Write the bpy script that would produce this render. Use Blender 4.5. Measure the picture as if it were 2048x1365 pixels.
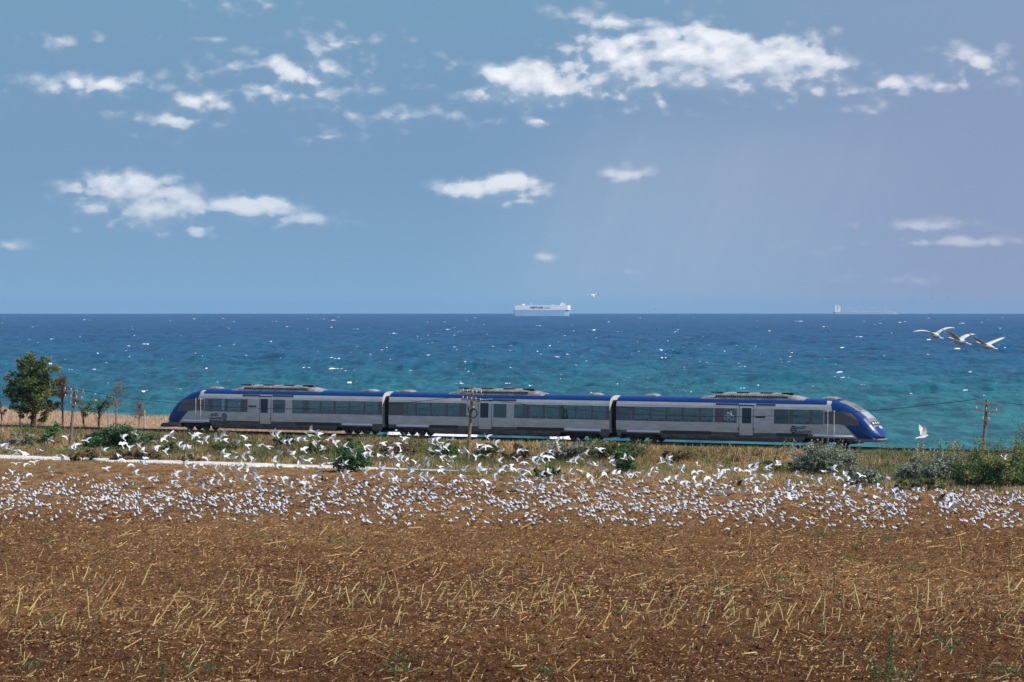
import bpy, math, random
import numpy as np
from mathutils import Vector, Matrix
R = math.radians
rng = np.random.default_rng(7)
random.seed(7)
sc = bpy.context.scene
col = sc.collection
for o in list(bpy.data.objects):
    bpy.data.objects.remove(o)

# ------------------------------------------------------------------ camera
F, CX, HY, CZ = 6200.0, 1024.0, 610.0, 14.4          # focal length and eye level in pixels of the photograph, camera height
cd = bpy.data.cameras.new('camera')
cam = bpy.data.objects.new('camera', cd)
col.objects.link(cam)
cam.location = (0, 0, CZ)
cam.rotation_euler = (R(90), 0, 0)
cd.sensor_width = 36
cd.lens = F / 2048 * 36
cd.shift_y = (HY - 682.5) / 2048
cd.clip_start = 1
cd.clip_end = 120000
sc.camera = cam

# ------------------------------------------------------------------ sky, sun, exposure
SUN_EL, SUN_AZ = 46.0, 117.0                            # azimuth clockwise from the view axis
SUN_DIR = Vector((math.sin(R(SUN_AZ)) * math.cos(R(SUN_EL)), math.cos(R(SUN_AZ)) * math.cos(R(SUN_EL)), math.sin(R(SUN_EL))))
world = bpy.data.worlds.new('World')
sc.world = world
world.use_nodes = True


class Nodes:
    def __init__(s, tree):
        s.t = tree
        tree.nodes.clear()

    def n(s, kind, **kw):
        nd = s.t.nodes.new(kind)
        for k, v in kw.items():
            setattr(nd, k, v)
        return nd

    def put(s, sock, v):
        if hasattr(v, 'is_output'):
            s.t.links.new(v, sock)
        elif v is not None:
            sock.default_value = v

    def m(s, op, a, b=None, c=None, clamp=False):
        nd = s.n('ShaderNodeMath', operation=op, use_clamp=clamp)
        for i, v in enumerate((a, b, c)):
            s.put(nd.inputs[i], v)
        return nd.outputs[0]

    def vm(s, op, a, b=None, c=None, out=0):
        nd = s.n('ShaderNodeVectorMath', operation=op)
        for i, v in enumerate((a, b, c)):
            s.put(nd.inputs[i], v)
        return nd.outputs[out]

    def noise(s, vec, scale, detail=4, rough=0.5, dim='3D', dist=0.0):
        nd = s.n('ShaderNodeTexNoise', noise_dimensions=dim)
        s.put(nd.inputs['Vector'], vec)
        nd.inputs['Scale'].default_value = scale
        nd.inputs['Detail'].default_value = detail
        nd.inputs['Roughness'].default_value = rough
        nd.inputs['Distortion'].default_value = dist
        return nd.outputs['Fac']

    def noise_col(s, vec, scale, detail):
        nd = s.n('ShaderNodeTexNoise')
        s.put(nd.inputs['Vector'], vec)
        nd.inputs['Scale'].default_value = scale
        nd.inputs['Detail'].default_value = detail
        return nd.outputs['Color']

    def mix(s, f, a, b, blend='MIX'):
        nd = s.n('ShaderNodeMix', data_type='RGBA', blend_type=blend)
        s.put(nd.inputs[0], f)
        for i, v in ((6, a), (7, b)):
            if isinstance(v, (tuple, list)) and len(v) == 3:
                v = (*v, 1)
            s.put(nd.inputs[i], v)
        return nd.outputs[2]

    def step(s, x, a, b, lo=0.0, hi=1.0):
        nd = s.n('ShaderNodeMapRange', interpolation_type='SMOOTHSTEP')
        for i, v in enumerate((x, a, b, lo, hi)):
            s.put(nd.inputs[i], v)
        return nd.outputs[0]

    def ramp(s, f, stops):
        nd = s.n('ShaderNodeValToRGB')
        cr = nd.color_ramp
        while len(cr.elements) < len(stops):
            cr.elements.new(0.5)
        for e, (p, c) in zip(cr.elements, stops):
            e.position = p
            e.color = (*c, 1)
        s.put(nd.inputs[0], f)
        return nd.outputs[0]


N = Nodes(world.node_tree)
sky = N.n('ShaderNodeTexSky', sky_type='NISHITA', sun_disc=False)
sky.sun_elevation = R(SUN_EL)
sky.sun_rotation = R(SUN_AZ)
sky.altitude = 0
sky.air_density = 1.0
sky.dust_density = 0.6
sky.ozone_density = 2.0
SKY_STRENGTH = 0.14
SKYK = 0.97 / SKY_STRENGTH
dirv = N.n('ShaderNodeTexCoord').outputs['Generated']
sep = N.n('ShaderNodeSeparateXYZ')
N.put(sep.inputs[0], dirv)
AZ = N.m('MULTIPLY', N.m('ARCTAN2', sep.outputs[0], sep.outputs[1]), F / 1000)      # thousands of photo pixels from the view axis
EL = N.m('MULTIPLY', N.m('ARCSINE', sep.outputs[2]), F / 1000)
P = N.n('ShaderNodeCombineXYZ')
N.put(P.inputs[0], AZ)
N.put(P.inputs[1], EL)
P = P.outputs[0]
# clear sky: the deep blue of the low band, slightly mauve towards the right, turning into the model's sky higher up
low = N.step(EL, 0.7, 4.0, 1.0, 0.0)
blue = N.ramp(N.m('DIVIDE', EL, 0.62, clamp=True), [(0.0, (0.205, 0.365, 0.555)), (0.18, (0.190, 0.335, 0.520)), (0.5, (0.172, 0.298, 0.472)), (0.8, (0.172, 0.304, 0.466)), (1.0, (0.172, 0.314, 0.470))])
mauve = N.m('MULTIPLY', N.m('MULTIPLY', N.step(AZ, -0.1, 1.15), N.step(EL, 0.2, 0.62, 0.95, 0.6)), 0.9)
blue = N.mix(mauve, blue, (0.262, 0.315, 0.475))
# faint slanting rays of light below the big cloud
rw = N.m('MULTIPLY_ADD', EL, -0.42, AZ)
rn = N.n('ShaderNodeTexNoise', noise_dimensions='1D')
N.put(rn.inputs['W'], rw)
rn.inputs['Scale'].default_value = 13.0
rn.inputs['Detail'].default_value = 2.0
ray = N.m('MULTIPLY', N.m('MULTIPLY', N.step(rw, -0.25, 0.20), N.step(rw, 0.25, 0.85, 1.0, 0.0)), N.m('MULTIPLY', N.step(EL, 0.44, 0.26), N.step(EL, -0.1, 0.14, 0.3, 1.0)))
ray = N.m('MULTIPLY', ray, N.step(rn.outputs['Fac'], 0.40, 0.75, 0.16, 0.21))
blue = N.mix(ray, blue, (0.55, 0.58, 0.66))
blue = N.mix(1.0, blue, (SKYK,) * 3, 'MULTIPLY')
clear = N.mix(low, sky.outputs[0], blue)

BLOBS = [  # px, py, radius x, radius y, strength  (cloud lobes by direction)
    (1250, 130, 130, 60, 1.0), (1390, 125, 130, 62, 1.25), (1560, 130, 130, 48, 1.0), (1490, 170, 260, 36, .9), (1310, 185, 200, 45, .7),
    (1060, 175, 110, 42, 1.1), (1190, 190, 90, 40, .8), (1230, 45, 130, 32, .62), (1085, 243, 55, 16, .7), (1640, 185, 80, 22, .8), (1180, 85, 90, 40, .5),
    (590, 155, 120, 50, .85), (690, 92, 80, 28, .75), (560, 185, 140, 30, .8), (395, 205, 95, 32, .75), (350, 243, 70, 22, .7), (415, 148, 50, 14, .55),
    (655, 276, 60, 12, .6), (800, 232, 150, 20, .62), (700, 180, 80, 22, .5), (200, 176, 120, 24, .8), (250, 228, 50, 12, .55), (120, 86, 40, 18, .65), (205, 90, 34, 11, .6),
    (435, 82, 45, 10, .5), (460, 12, 80, 26, .6), (880, 150, 90, 30, .35),
    (250, 392, 105, 38, 1.15), (325, 425, 95, 40, 1.1), (385, 462, 52, 20, .85), (190, 385, 55, 20, .8), (500, 420, 90, 26, 1.0), (580, 440, 90, 18, .8), (160, 465, 34, 20, .6), (20, 492, 48, 16, .7),
    (985, 382, 100, 24, 1.0), (1020, 370, 55, 22, 1.05), (1030, 402, 60, 14, .9), (1095, 372, 50, 12, .55), (1255, 350, 50, 16, .8), (1095, 516, 48, 11, .62), (1265, 545, 25, 8, .5),
    (1955, 130, 80, 28, .85), (1790, 172, 95, 30, .75), (1900, 175, 160, 18, .65), (1740, 215, 80, 22, .5),
    (1850, 455, 110, 14, .72), (1880, 485, 150, 15, .9), (1800, 480, 60, 14, .7), (1660, 498, 60, 14, .42), (1690, 556, 35, 9, .45), (1830, 565, 110, 14, .42),
]


def cloud_field(p, least=0.0):
    cov = None
    for (bx, by, rx, ry, s) in BLOBS:
        if s < least:
            continue
        ax, ay = (bx - CX) / 1000, (HY - by) / 1000
        w_ = 500 if by < 300 and bx < 950 else 600
        rx, ry = rx / w_, ry / w_
        d = N.vm('LENGTH', N.vm('MULTIPLY_ADD', p, (1 / rx, 1 / ry, 0), (-ax / rx, -ay / ry, 0)), out=1)
        k_ = s * (1.4 if s >= .95 else (.92 if by < 300 and bx < 950 else 1.0))
        c = N.m('MULTIPLY_ADD', d, -k_, k_)
        cov = c if cov is None else N.m('SMOOTH_MAX', cov, c, 0.12)
    # the same kind of scattered cloud in the rest of the sky
    wide = N.m('MAXIMUM', N.step(N.m('ABSOLUTE', AZ), 1.15, 1.6), N.step(EL, 0.75, 1.1))
    other = N.m('MULTIPLY_ADD', N.noise(p, 1.4, 2), 6.0, -3.6)
    other = N.m('MULTIPLY_ADD', wide, N.m('ADD', other, 3.0), -3.0)
    cov = N.m('MAXIMUM', N.m('MAXIMUM', cov, -1.5), other)
    q = N.vm('MULTIPLY', p, (1.0, 1.55, 1.0))
    f = N.m('SUBTRACT', N.noise(q, 6.5, 9, 0.65, dist=0.2), 0.5)
    vo = N.n('ShaderNodeTexVoronoi', feature='SMOOTH_F1', voronoi_dimensions='2D')
    N.put(vo.inputs['Vector'], N.vm('MULTIPLY_ADD', N.noise_col(q, 14, 3), (.05, .05, 0), q))
    vo.inputs['Scale'].default_value = 17.0
    vo.inputs['Detail'].default_value = 1.0
    vo.inputs['Smoothness'].default_value = 0.35
    puff = N.m('SUBTRACT', 0.42, vo.outputs['Distance'])
    d = N.m('MULTIPLY_ADD', f, 1.75, cov)
    return cov, N.m('MULTIPLY_ADD', puff, 0.6, d), d


cov1, d1, e1 = cloud_field(P)
cov2, d2, e2 = cloud_field(N.vm('ADD', P, (0.010, 0.020, 0)))
diff = N.m('SUBTRACT', d1, d2)
soft = N.m('ADD', N.step(diff, -0.30, 0.22, 1.6, 0.36), N.step(cov1, 0.15, 0.95, 0.75, 0.0))
dens = N.m('MULTIPLY', N.step(d1, -0.02, soft), N.step(cov1, 0.0, 1.0, .62, 1.0))
lit = N.m('MULTIPLY_ADD', N.m('MINIMUM', diff, 0.8), 1.05, N.m('MULTIPLY_ADD', d1, 0.13, 0.26), clamp=True)
CLOUD_LIT, CLOUD_DIM = tuple(x * SKYK for x in (0.86, 0.88, 0.92)), tuple(x * SKYK for x in (0.33, 0.43, 0.57))
ccol = N.mix(lit, CLOUD_DIM, CLOUD_LIT)
ccol = N.mix(N.m('MULTIPLY', mauve, 0.5), ccol, tuple(x * SKYK for x in (0.43, 0.44, 0.58)))
haze_low = N.step(EL, 0.0, 0.42, 0.35, .95)
skycol = N.mix(N.m('MULTIPLY', dens, haze_low), clear, ccol)
bg = N.n('ShaderNodeBackground')
N.put(bg.inputs[0], skycol)
bg.inputs[1].default_value = SKY_STRENGTH
wo = N.n('ShaderNodeOutputWorld')
N.put(wo.inputs[0], bg.outputs[0])
world.cycles.sampling_method = 'MANUAL'
world.cycles.sample_map_resolution = 512

sl = bpy.data.lights.new('sun', 'SUN')
sl.energy = 4.2
sl.angle = R(0.53)
sl.color = (1.0, 0.95, 0.87)
sun = bpy.data.objects.new('sun', sl)
col.objects.link(sun)
sun.rotation_euler = (-SUN_DIR).to_track_quat('-Z', 'Y').to_euler()
sun.location = (60, 100, 120)

vs = sc.view_settings
vs.view_transform = 'Standard'
vs.look = 'None'
vs.exposure = 0.18
vs.gamma = 1.0
vs.use_curve_mapping = False
cy = sc.cycles
cy.use_denoising = True
cy.max_bounces = 6
cy.diffuse_bounces = 2
cy.glossy_bounces = 3
cy.transmission_bounces = 4
cy.transparent_max_bounces = 12
cy.volume_bounces = 0
cy.sample_clamp_indirect = 4.0


# ------------------------------------------------------------------ helpers
def tag(o, label=None, cat=None, group=None, kind=None):
    for k, v in (('label', label), ('category', cat), ('group', group), ('kind', kind)):
        if v:
            o[k] = v
    return o


def empty(name, loc, rz=0.0):
    o = bpy.data.objects.new(name, None)
    o.empty_display_size = 0.3
    o.location = loc
    o.rotation_euler = (0, 0, rz)
    col.objects.link(o)
    return o


class MB:
    """collects faces; build() links them as one mesh object"""

    def __init__(s):
        s.v, s.f, s.mi, s.nv = [], [], [], 0

    def add(s, V, Fc, mi=0):
        V = np.asarray(V, float).reshape(-1, 3)
        Fc = np.asarray(Fc, int)
        s.v.append(V)
        s.f.append(Fc + s.nv)
        s.mi.append(np.full(len(Fc), mi) if np.isscalar(mi) else np.asarray(mi))
        s.nv += len(V)
        return s

    def box(s, c, h, rot=None, mi=0):
        V = np.array([(x, y, z) for x in (-1, 1) for y in (-1, 1) for z in (-1, 1)], float) * np.array(h)
        if rot is not None:
            V = V @ np.array(rot.to_3x3()).T
        return s.add(V + np.array(c), [(0, 1, 3, 2), (4, 6, 7, 5), (0, 4, 5, 1), (2, 3, 7, 6), (0, 2, 6, 4), (1, 5, 7, 3)], mi)

    def tube(s, pts, rad, n=6, mi=0, cap=True):
        pts = np.asarray(pts, float)
        k = len(pts)
        rad = np.full(k, rad) if np.isscalar(rad) else np.asarray(rad, float)
        d = np.gradient(pts, axis=0)
        d /= np.linalg.norm(d, axis=1)[:, None] + 1e-9
        ref = np.eye(3)[int(np.argmin(np.abs(d).max(axis=0) + np.array((0.02, 0.01, 0))))]
        a = np.cross(d, ref)
        a /= np.linalg.norm(a, axis=1)[:, None] + 1e-9
        b = np.cross(d, a)
        ang = np.arange(n) * 2 * math.pi / n
        V = pts[:, None] + rad[:, None, None] * (np.cos(ang)[None, :, None] * a[:, None] + np.sin(ang)[None, :, None] * b[:, None])
        i, j = np.meshgrid(np.arange(k - 1), np.arange(n), indexing='ij')
        j2 = (j + 1) % n
        Q = np.stack([i * n + j, i * n + j2, (i + 1) * n + j2, (i + 1) * n + j], -1).reshape(-1, 4)
        s.add(V.reshape(-1, 3), Q, mi)
        if cap:
            base = s.nv
            c0, c1 = pts[0], pts[-1]
            T = [(n, (q + 1) % n, q) for q in range(n)]
            s.add(np.vstack([V[0], c0]), T, mi)
            s.add(np.vstack([V[-1], c1]), [(n, q, (q + 1) % n) for q in range(n)], mi)
        return s

    def grid(s, V, mi=0, keep=None):
        """V: (a, b, 3) grid"""
        a, b = V.shape[:2]
        i, j = np.meshgrid(np.arange(a - 1), np.arange(b - 1), indexing='ij')
        Q = np.stack([i * b + j, i * b + j + 1, (i + 1) * b + j + 1, (i + 1) * b + j], -1).reshape(-1, 4)
        m = np.full(len(Q), mi) if np.isscalar(mi) else np.asarray(mi).reshape(-1)
        if keep is not None:
            kp = np.asarray(keep).reshape(-1)
            Q, m = Q[kp], m[kp]
        return s.add(V.reshape(-1, 3), Q, m)

    def mesh(s, name, mats, smooth=False):
        me = bpy.data.meshes.new(name)
        V = np.vstack(s.v)
        me.vertices.add(len(V))
        me.vertices.foreach_set('co', V.astype(np.float32).ravel())
        loops = np.concatenate([f.ravel() for f in s.f if len(f)])
        tot = np.concatenate([np.full(len(f), f.shape[1]) for f in s.f if len(f)])
        me.loops.add(len(loops))
        me.loops.foreach_set('vertex_index', loops.astype(np.int32))
        me.polygons.add(len(tot))
        st = np.concatenate([[0], np.cumsum(tot)[:-1]])
        me.polygons.foreach_set('loop_start', st.astype(np.int32))
        me.polygons.foreach_set('loop_total', tot.astype(np.int32))
        for m in (mats if isinstance(mats, (list, tuple)) else [mats]):
            me.materials.append(m)
        me.polygons.foreach_set('material_index', np.concatenate([m for m, f in zip(s.mi, s.f) if len(f)]).astype(np.int32))
        me.polygons.foreach_set('use_smooth', np.full(len(tot), bool(smooth)))
        me.update(calc_edges=True)
        return me

    def build(s, name, mats, parent=None, smooth=False):
        o = bpy.data.objects.new(name, s.mesh(name, mats, smooth))
        col.objects.link(o)
        if parent is not None:
            o.parent = parent
        return o


def vnoise(x, y, seed=0):
    x, y = np.asarray(x, float), np.asarray(y, float)
    xi, yi = np.floor(x).astype(np.int64), np.floor(y).astype(np.int64)
    fx, fy = x - xi, y - yi
    fx, fy = fx * fx * (3 - 2 * fx), fy * fy * (3 - 2 * fy)

    def h(a, b):
        k = (a * 374761393 + b * 668265263 + seed * 1274126177) & 0x7fffffff
        k = ((k ^ (k >> 13)) * 1274126177) & 0x7fffffff
        return ((k ^ (k >> 16)) & 0xffff) / 65535.0
    return (h(xi, yi) * (1 - fx) + h(xi + 1, yi) * fx) * (1 - fy) + (h(xi, yi + 1) * (1 - fx) + h(xi + 1, yi + 1) * fx) * fy


def fbm(x, y, seed=0, o=4):
    r, a, t = 0, 1.0, 0
    for k in range(o):
        r = r + a * vnoise(x * 2 ** k, y * 2 ** k, seed + k)
        t += a
        a *= 0.5
    return r / t


def at(px, py, Y):
    return np.array(((px - CX) / F * Y, Y, CZ - (py - HY) / F * Y))


# railway frame: A = left nose of the train on the rail tops, T along the track to the right, NV towards the camera
RZ = 2.0
A = np.array((-33.9, 308.1))
B = np.array((32.05, 268.9))
T = (B - A) / np.linalg.norm(B - A)
NV = np.array((T[1], -T[0]))
LEN = float(np.linalg.norm(B - A))


def tw(u, v, z):
    return np.array((A[0] + u * T[0] + v * NV[0], A[1] + u * T[1] + v * NV[1], z))


def u_at(px, v):
    k = px - CX
    return (k * (A[1] + v * NV[1]) - F * (A[0] + v * NV[0])) / (F * T[0] - k * T[1])


def uv_of(x, y):
    dx, dy = x - A[0], y - A[1]
    return dx * T[0] + dy * T[1], dx * NV[0] + dy * NV[1]


def z_at(px, py, v):
    u = u_at(px, v)
    return CZ - (py - HY) / F * tw(u, v, 0)[1]


def sstep(x, a, b):
    t = np.clip((np.asarray(x, float) - a) / (b - a), 0, 1)
    return t * t * (3 - 2 * t)


def edge_back(u):
    return np.maximum(3.7, 15.0 - 0.39 * np.asarray(u, float)) + (.3 + 1.2 * (1 - sstep(u, 5, 25))) * (vnoise(np.asarray(u, float) / 5, 0 * np.asarray(u, float), 3) - .5)


def land_z(u, v):
    """height of the bank, the coast strip and the cliff; v > 0 towards the camera"""
    u, v = np.asarray(u, float), np.asarray(v, float)
    nz = fbm(u / 6, v / 4, 11, 4) - .5
    right = sstep(u, 12, 24)
    front = 1.72 * (1 - sstep(v, 2.6, 10.5)) + nz * 0.9 * sstep(v, 3, 6) * (1 - sstep(v, 15, 18.5)) + 0.05
    e = edge_back(u)
    back = 1.62 + 0.35 * sstep(-v, 4, 25) * (1 - sstep(u, -5, 15)) + nz * 0.5 * sstep(-v, 3, 7) * (1 - right) - .9 * right * sstep(-v, 2.4, 4)
    drop = sstep(-v, e, e + 26)
    back = back * (1 - drop) + (-15.2 - 0.02 * (-v - e - 26).clip(0, 400)) * drop
    return np.where(v > 0, front, back)


def on_land(px, py):
    vs_ = np.linspace(2.8, 30, 140)
    us = np.array([u_at(px, v) for v in vs_])
    Ys = A[1] + us * T[1] + vs_ * NV[1]
    zs = land_z(us, vs_)
    pys = HY + (CZ - zs) * F / Ys
    i = int(np.argmin(abs(pys - py)))
    return us[i], vs_[i]


# ------------------------------------------------------------------ materials
def M(name, c, rough=0.6, spec=0.3, metal=0.0, var=0.0, scale=4.0, bump=0.0, coat=0.0, stretch=None, c2=None, translucent=0.0):
    m = bpy.data.materials.new(name)
    m.use_nodes = True
    n = Nodes(m.node_tree)
    b = n.n('ShaderNodeBsdfPrincipled')
    b.inputs['Roughness'].default_value = rough
    b.inputs['Specular IOR Level'].default_value = spec
    b.inputs['Metallic'].default_value = metal
    b.inputs['Coat Weight'].default_value = coat
    b.inputs['Base Color'].default_value = (*c, 1)
    if var or bump or c2:
        co = n.n('ShaderNodeTexCoord').outputs['Object']
        if stretch:
            co = n.vm('MULTIPLY', co, stretch)
        f = n.noise(co, scale, 5, 0.6)
        if var or c2:
            lo = tuple(x * (1 - var) for x in c)
            hi = c2 or tuple(min(1, x * (1 + var)) for x in c)
            n.put(b.inputs['Base Color'], n.mix(n.step(f, 0.3, 0.7), lo, hi))
        if bump:
            bp = n.n('ShaderNodeBump')
            bp.inputs['Strength'].default_value = 1.0
            bp.inputs['Distance'].default_value = bump
            n.put(bp.inputs['Height'], f)
            n.put(b.inputs['Normal'], bp.outputs[0])
    o = n.n('ShaderNodeOutputMaterial')
    sh = b.outputs[0]
    if translucent:
        tr = n.n('ShaderNodeBsdfTranslucent')
        tr.inputs[0].default_value = (*[min(1, x * 1.5) for x in c], 1)
        mx = n.n('ShaderNodeMixShader')
        mx.inputs[0].default_value = translucent
        n.put(mx.inputs[1], sh)
        n.put(mx.inputs[2], tr.outputs[0])
        sh = mx.outputs[0]
    n.put(o.inputs[0], sh)
    return m

# ------------------------------------------------------------------ sea
SEA = -15.6
EARTH = 2 * 7.4e6


def sea_surface():
    r = [430.0]
    while r[-1] < 27000:
        r.append(r[-1] + max(2.2, r[-1] * 0.0036))
    r = np.array(r)
    a = np.concatenate([np.linspace(R(-26), R(-12.5), 36)[:-1], np.linspace(R(-12.5), R(12.5), 400), np.linspace(R(12.5), R(26), 36)[1:]])
    rr, aa = np.meshgrid(r, a, indexing='ij')
    x, y = rr * np.sin(aa), rr * np.cos(aa)
    z = np.full_like(x, 0.0)
    g = np.random.default_rng(3)
    dr = np.maximum(2.2, rr * 0.0036)
    lump = 0.55 + 0.9 * fbm(x / 90, y / 160, 31, 3)
    for k in range(40):
        lam = 4.5 * (12.0 ** (k / 39.0))
        th = R(-155) + g.normal(0, 0.5)
        amp = 0.0160 * lam ** 0.80
        ph = g.uniform(0, 6.28)
        w = np.clip((lam / np.maximum(dr, rr * 0.0011) - 1.6) / 2.0, 0, 1)
        arg = 2 * math.pi / lam * (x * math.cos(th) + y * math.sin(th)) + ph + 2.2 * fbm(x / 130, y / 130, 50 + k, 2)
        s = np.sin(arg)
        z += amp * w * (s + 0.35 * s * s) * lump
    z *= 0.3 + 0.7 * sstep(rr, 680, 1150)
    V = np.stack([x, y, SEA + z - rr ** 2 / EARTH], -1)
    return V


m_sea = bpy.data.materials.new('sea_water')
m_sea.use_nodes = True
n = Nodes(m_sea.node_tree)
geo = n.n('ShaderNodeNewGeometry')
pos = geo.outputs['Position']
sx = n.n('ShaderNodeSeparateXYZ')
n.put(sx.inputs[0], pos)
dist = n.m('LOGARITHM', sx.outputs[1], 10.0)
big = n.noise(n.vm('MULTIPLY', pos, (1 / 260, 1 / 900, 1)), 1.0, 4, 0.6)
dist2 = n.m('ADD', dist, n.m('MULTIPLY', n.m('SUBTRACT', big, 0.5), 0.35))
# clear shallow turquoise near the shore, deep blue water further out
seac = n.ramp(n.m('MULTIPLY', n.m('SUBTRACT', dist2, 2.8), 0.625), [(0.0, (0.014, 0.132, 0.136)), (0.12, (0.009, 0.108, 0.138)), (0.27, (0.004, 0.075, 0.150)), (0.5, (0.003, 0.054, 0.146)), (1.0, (0.002, 0.054, 0.150))])
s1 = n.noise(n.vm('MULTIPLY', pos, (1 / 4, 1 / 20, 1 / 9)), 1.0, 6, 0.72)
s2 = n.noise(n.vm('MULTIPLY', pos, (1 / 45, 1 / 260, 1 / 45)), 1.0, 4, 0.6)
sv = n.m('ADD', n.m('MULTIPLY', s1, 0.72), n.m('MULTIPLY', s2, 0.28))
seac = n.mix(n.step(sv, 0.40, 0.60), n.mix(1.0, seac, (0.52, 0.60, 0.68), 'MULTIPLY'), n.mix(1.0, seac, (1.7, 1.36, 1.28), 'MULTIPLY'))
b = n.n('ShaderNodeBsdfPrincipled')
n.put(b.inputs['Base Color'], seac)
b.inputs['Roughness'].default_value = 0.38
b.inputs['IOR'].default_value = 1.33
b.inputs['Specular IOR Level'].default_value = 0.16
bp = n.n('ShaderNodeBump')
bp.inputs['Distance'].default_value = 1.2
bp.inputs['Strength'].default_value = 0.8
n.put(bp.inputs['Height'], n.noise(n.vm('MULTIPLY', pos, (1 / 5, 1 / 9, 1 / 5)), 1.0, 4, 0.6))
n.put(b.inputs['Normal'], bp.outputs[0])
o = n.n('ShaderNodeOutputMaterial')
n.put(o.inputs[0], b.outputs[0])
seaV = sea_surface()
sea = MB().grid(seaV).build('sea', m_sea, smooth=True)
tag(sea, 'choppy turquoise sea turning deep blue towards the horizon', 'sea', kind='structure')

m_foam = M('foam', (0.82, 0.85, 0.87), 0.7, 0.2, var=0.12, scale=0.8)


def whitecaps():
    mb = MB()
    g = np.random.default_rng(21)
    n_ = 1150
    py = 633 + 200 * g.random(n_) ** .95
    px = g.uniform(-250, 2300, n_)
    thick = vnoise(px / 260, py / 40, 5)
    keep = g.random(n_) < (0.12 + 0.85 * thick)
    for x_, y_ in zip(px[keep], py[keep]):
        Y = (CZ - SEA) * F / (y_ - HY)
        for _ in range(4):
            Y = (CZ - SEA + Y * Y / EARTH) * F / (y_ - HY)
        X = (x_ - CX) / F * Y
        # ride on the nearest crest
        i = int(np.clip(np.searchsorted(seaV[:, 218, 1], Y), 4, len(seaV) - 5))
        j = int(np.clip(np.searchsorted(seaV[i, :, 0], X), 4, seaV.shape[1] - 5))
        blk = seaV[i - 4:i + 5, j - 2:j + 3]
        cr = blk.reshape(-1, 3)[int(np.argmax(blk[..., 2]))]
        X, Y, zc = cr[0], cr[1] - .4, cr[2]
        size = float(np.clip(g.lognormal(-1.05, 0.85), 0.1, 3.0))
        wpx = 1.8 + 4.3 * size
        L = wpx / F * Y
        L = min(L, 4.5 + 2.5 * size)
        H = min((.55 + 0.6 * size) / F * Y, 1.1)
        zb = zc - .1
        for _ in range(g.choice([1, 1, 2, 3])):
            k = 9
            t = np.linspace(-1, 1, k)
            cx, cyy = X + g.normal(0, L * .8), Y + g.normal(0, .6)
            hh = H * (1 - t ** 2) ** .7 * (.55 + .45 * g.random(k)) * (.5 + .5 * g.random())
            ox, oy = cx + t * L / 2, cyy + g.normal(0, .35, k) + 1.2 * t * L * .1
            dep = .5 + L * .22
            prof = np.stack([np.stack([ox, oy - dep * (1 - t ** 2) - .1, np.full(k, zb - .35)], -1),
                             np.stack([ox, oy - dep * .4 * (1 - t ** 2), zb + hh * .75], -1),
                             np.stack([ox, oy, zb + hh], -1),
                             np.stack([ox, oy + dep * (1 - t ** 2) + .1, np.full(k, zb - .35)], -1)], 0)
            mb.grid(prof)
            L *= .6
            H *= .7
    return mb


tag(whitecaps().build('whitecap_foam', m_foam, smooth=True), 'small white breaking wave crests scattered over the sea', 'foam', kind='stuff')

# surf running up the beach, seen below the train's middle coach
sb = MB()
g = np.random.default_rng(4)
for (xa, xb, ya, yb) in ((772, 956, 866, 890), (1098, 1150, 868, 890)):
    Ya, Yb = 30 * F / (yb - HY), 30 * F / (ya - HY)
    k, l = 40, 16
    tx = np.linspace(0, 1, k)
    ty = np.linspace(0, 1, l)
    gx, gy = np.meshgrid(tx, ty, indexing='ij')
    Y = Ya + (Yb - Ya) * gy + 3 * (vnoise(gx * 12, gy * 3, 9) - .5)
    X = ((xa + (xb - xa) * (gx + .03 * (vnoise(gy * 5, gx * 0, 3) - .5))) - CX) / F * Y
    Z = SEA + 1.5 + 0.6 * vnoise(gx * 20, gy * 6, 12)
    Z[0], Z[-1], Z[:, 0], Z[:, -1] = SEA - 1, SEA - 1, SEA - 1, SEA - 1
    sb.grid(np.stack([X, Y, Z], -1))
tag(sb.build('surf_foam', m_foam, smooth=True), 'white surf washing ashore behind the middle coach', 'surf', kind='stuff')

# ------------------------------------------------------------------ land
m_land = bpy.data.materials.new('dry_bank_soil')
m_land.use_nodes = True
n = Nodes(m_land.node_tree)
pos = n.n('ShaderNodeNewGeometry').outputs['Position']
b = n.n('ShaderNodeBsdfPrincipled')
b.inputs['Roughness'].default_value = 0.9
b.inputs['Specular IOR Level'].default_value = 0.1
c = n.mix(n.step(n.noise(pos, 0.18, 5, 0.6), 0.38, 0.62), (0.19, 0.145, 0.065), (0.30, 0.21, 0.11))
c = n.mix(n.step(n.noise(pos, 0.5, 5, 0.65), 0.5, 0.68), c, (0.11, 0.115, 0.04))
c = n.mix(n.step(n.noise(pos, 2.5, 4, 0.7), 0.45, 0.75, 0, .6), c, (0.06, 0.045, 0.03))
sx = n.n('ShaderNodeSeparateXYZ')
n.put(sx.inputs[0], pos)
dv = n.vm('DOT_PRODUCT', n.vm('SUBTRACT', pos, (A[0], A[1], 0)), (NV[0], NV[1], 0), out=1)
c = n.mix(n.step(dv, -6, -3, 1, 0), c, n.mix(n.step(n.noise(pos, 0.6, 5), .35, .65), (0.42, 0.27, 0.17), (0.52, 0.36, 0.23)))
n.put(b.inputs['Base Color'], c)
bp = n.n('ShaderNodeBump')
bp.inputs['Distance'].default_value = 0.25
n.put(bp.inputs['Height'], n.noise(pos, 3.0, 5, .7))
n.put(b.inputs['Normal'], bp.outputs[0])
o = n.n('ShaderNodeOutputMaterial')
n.put(o.inputs[0], b.outputs[0])

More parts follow.
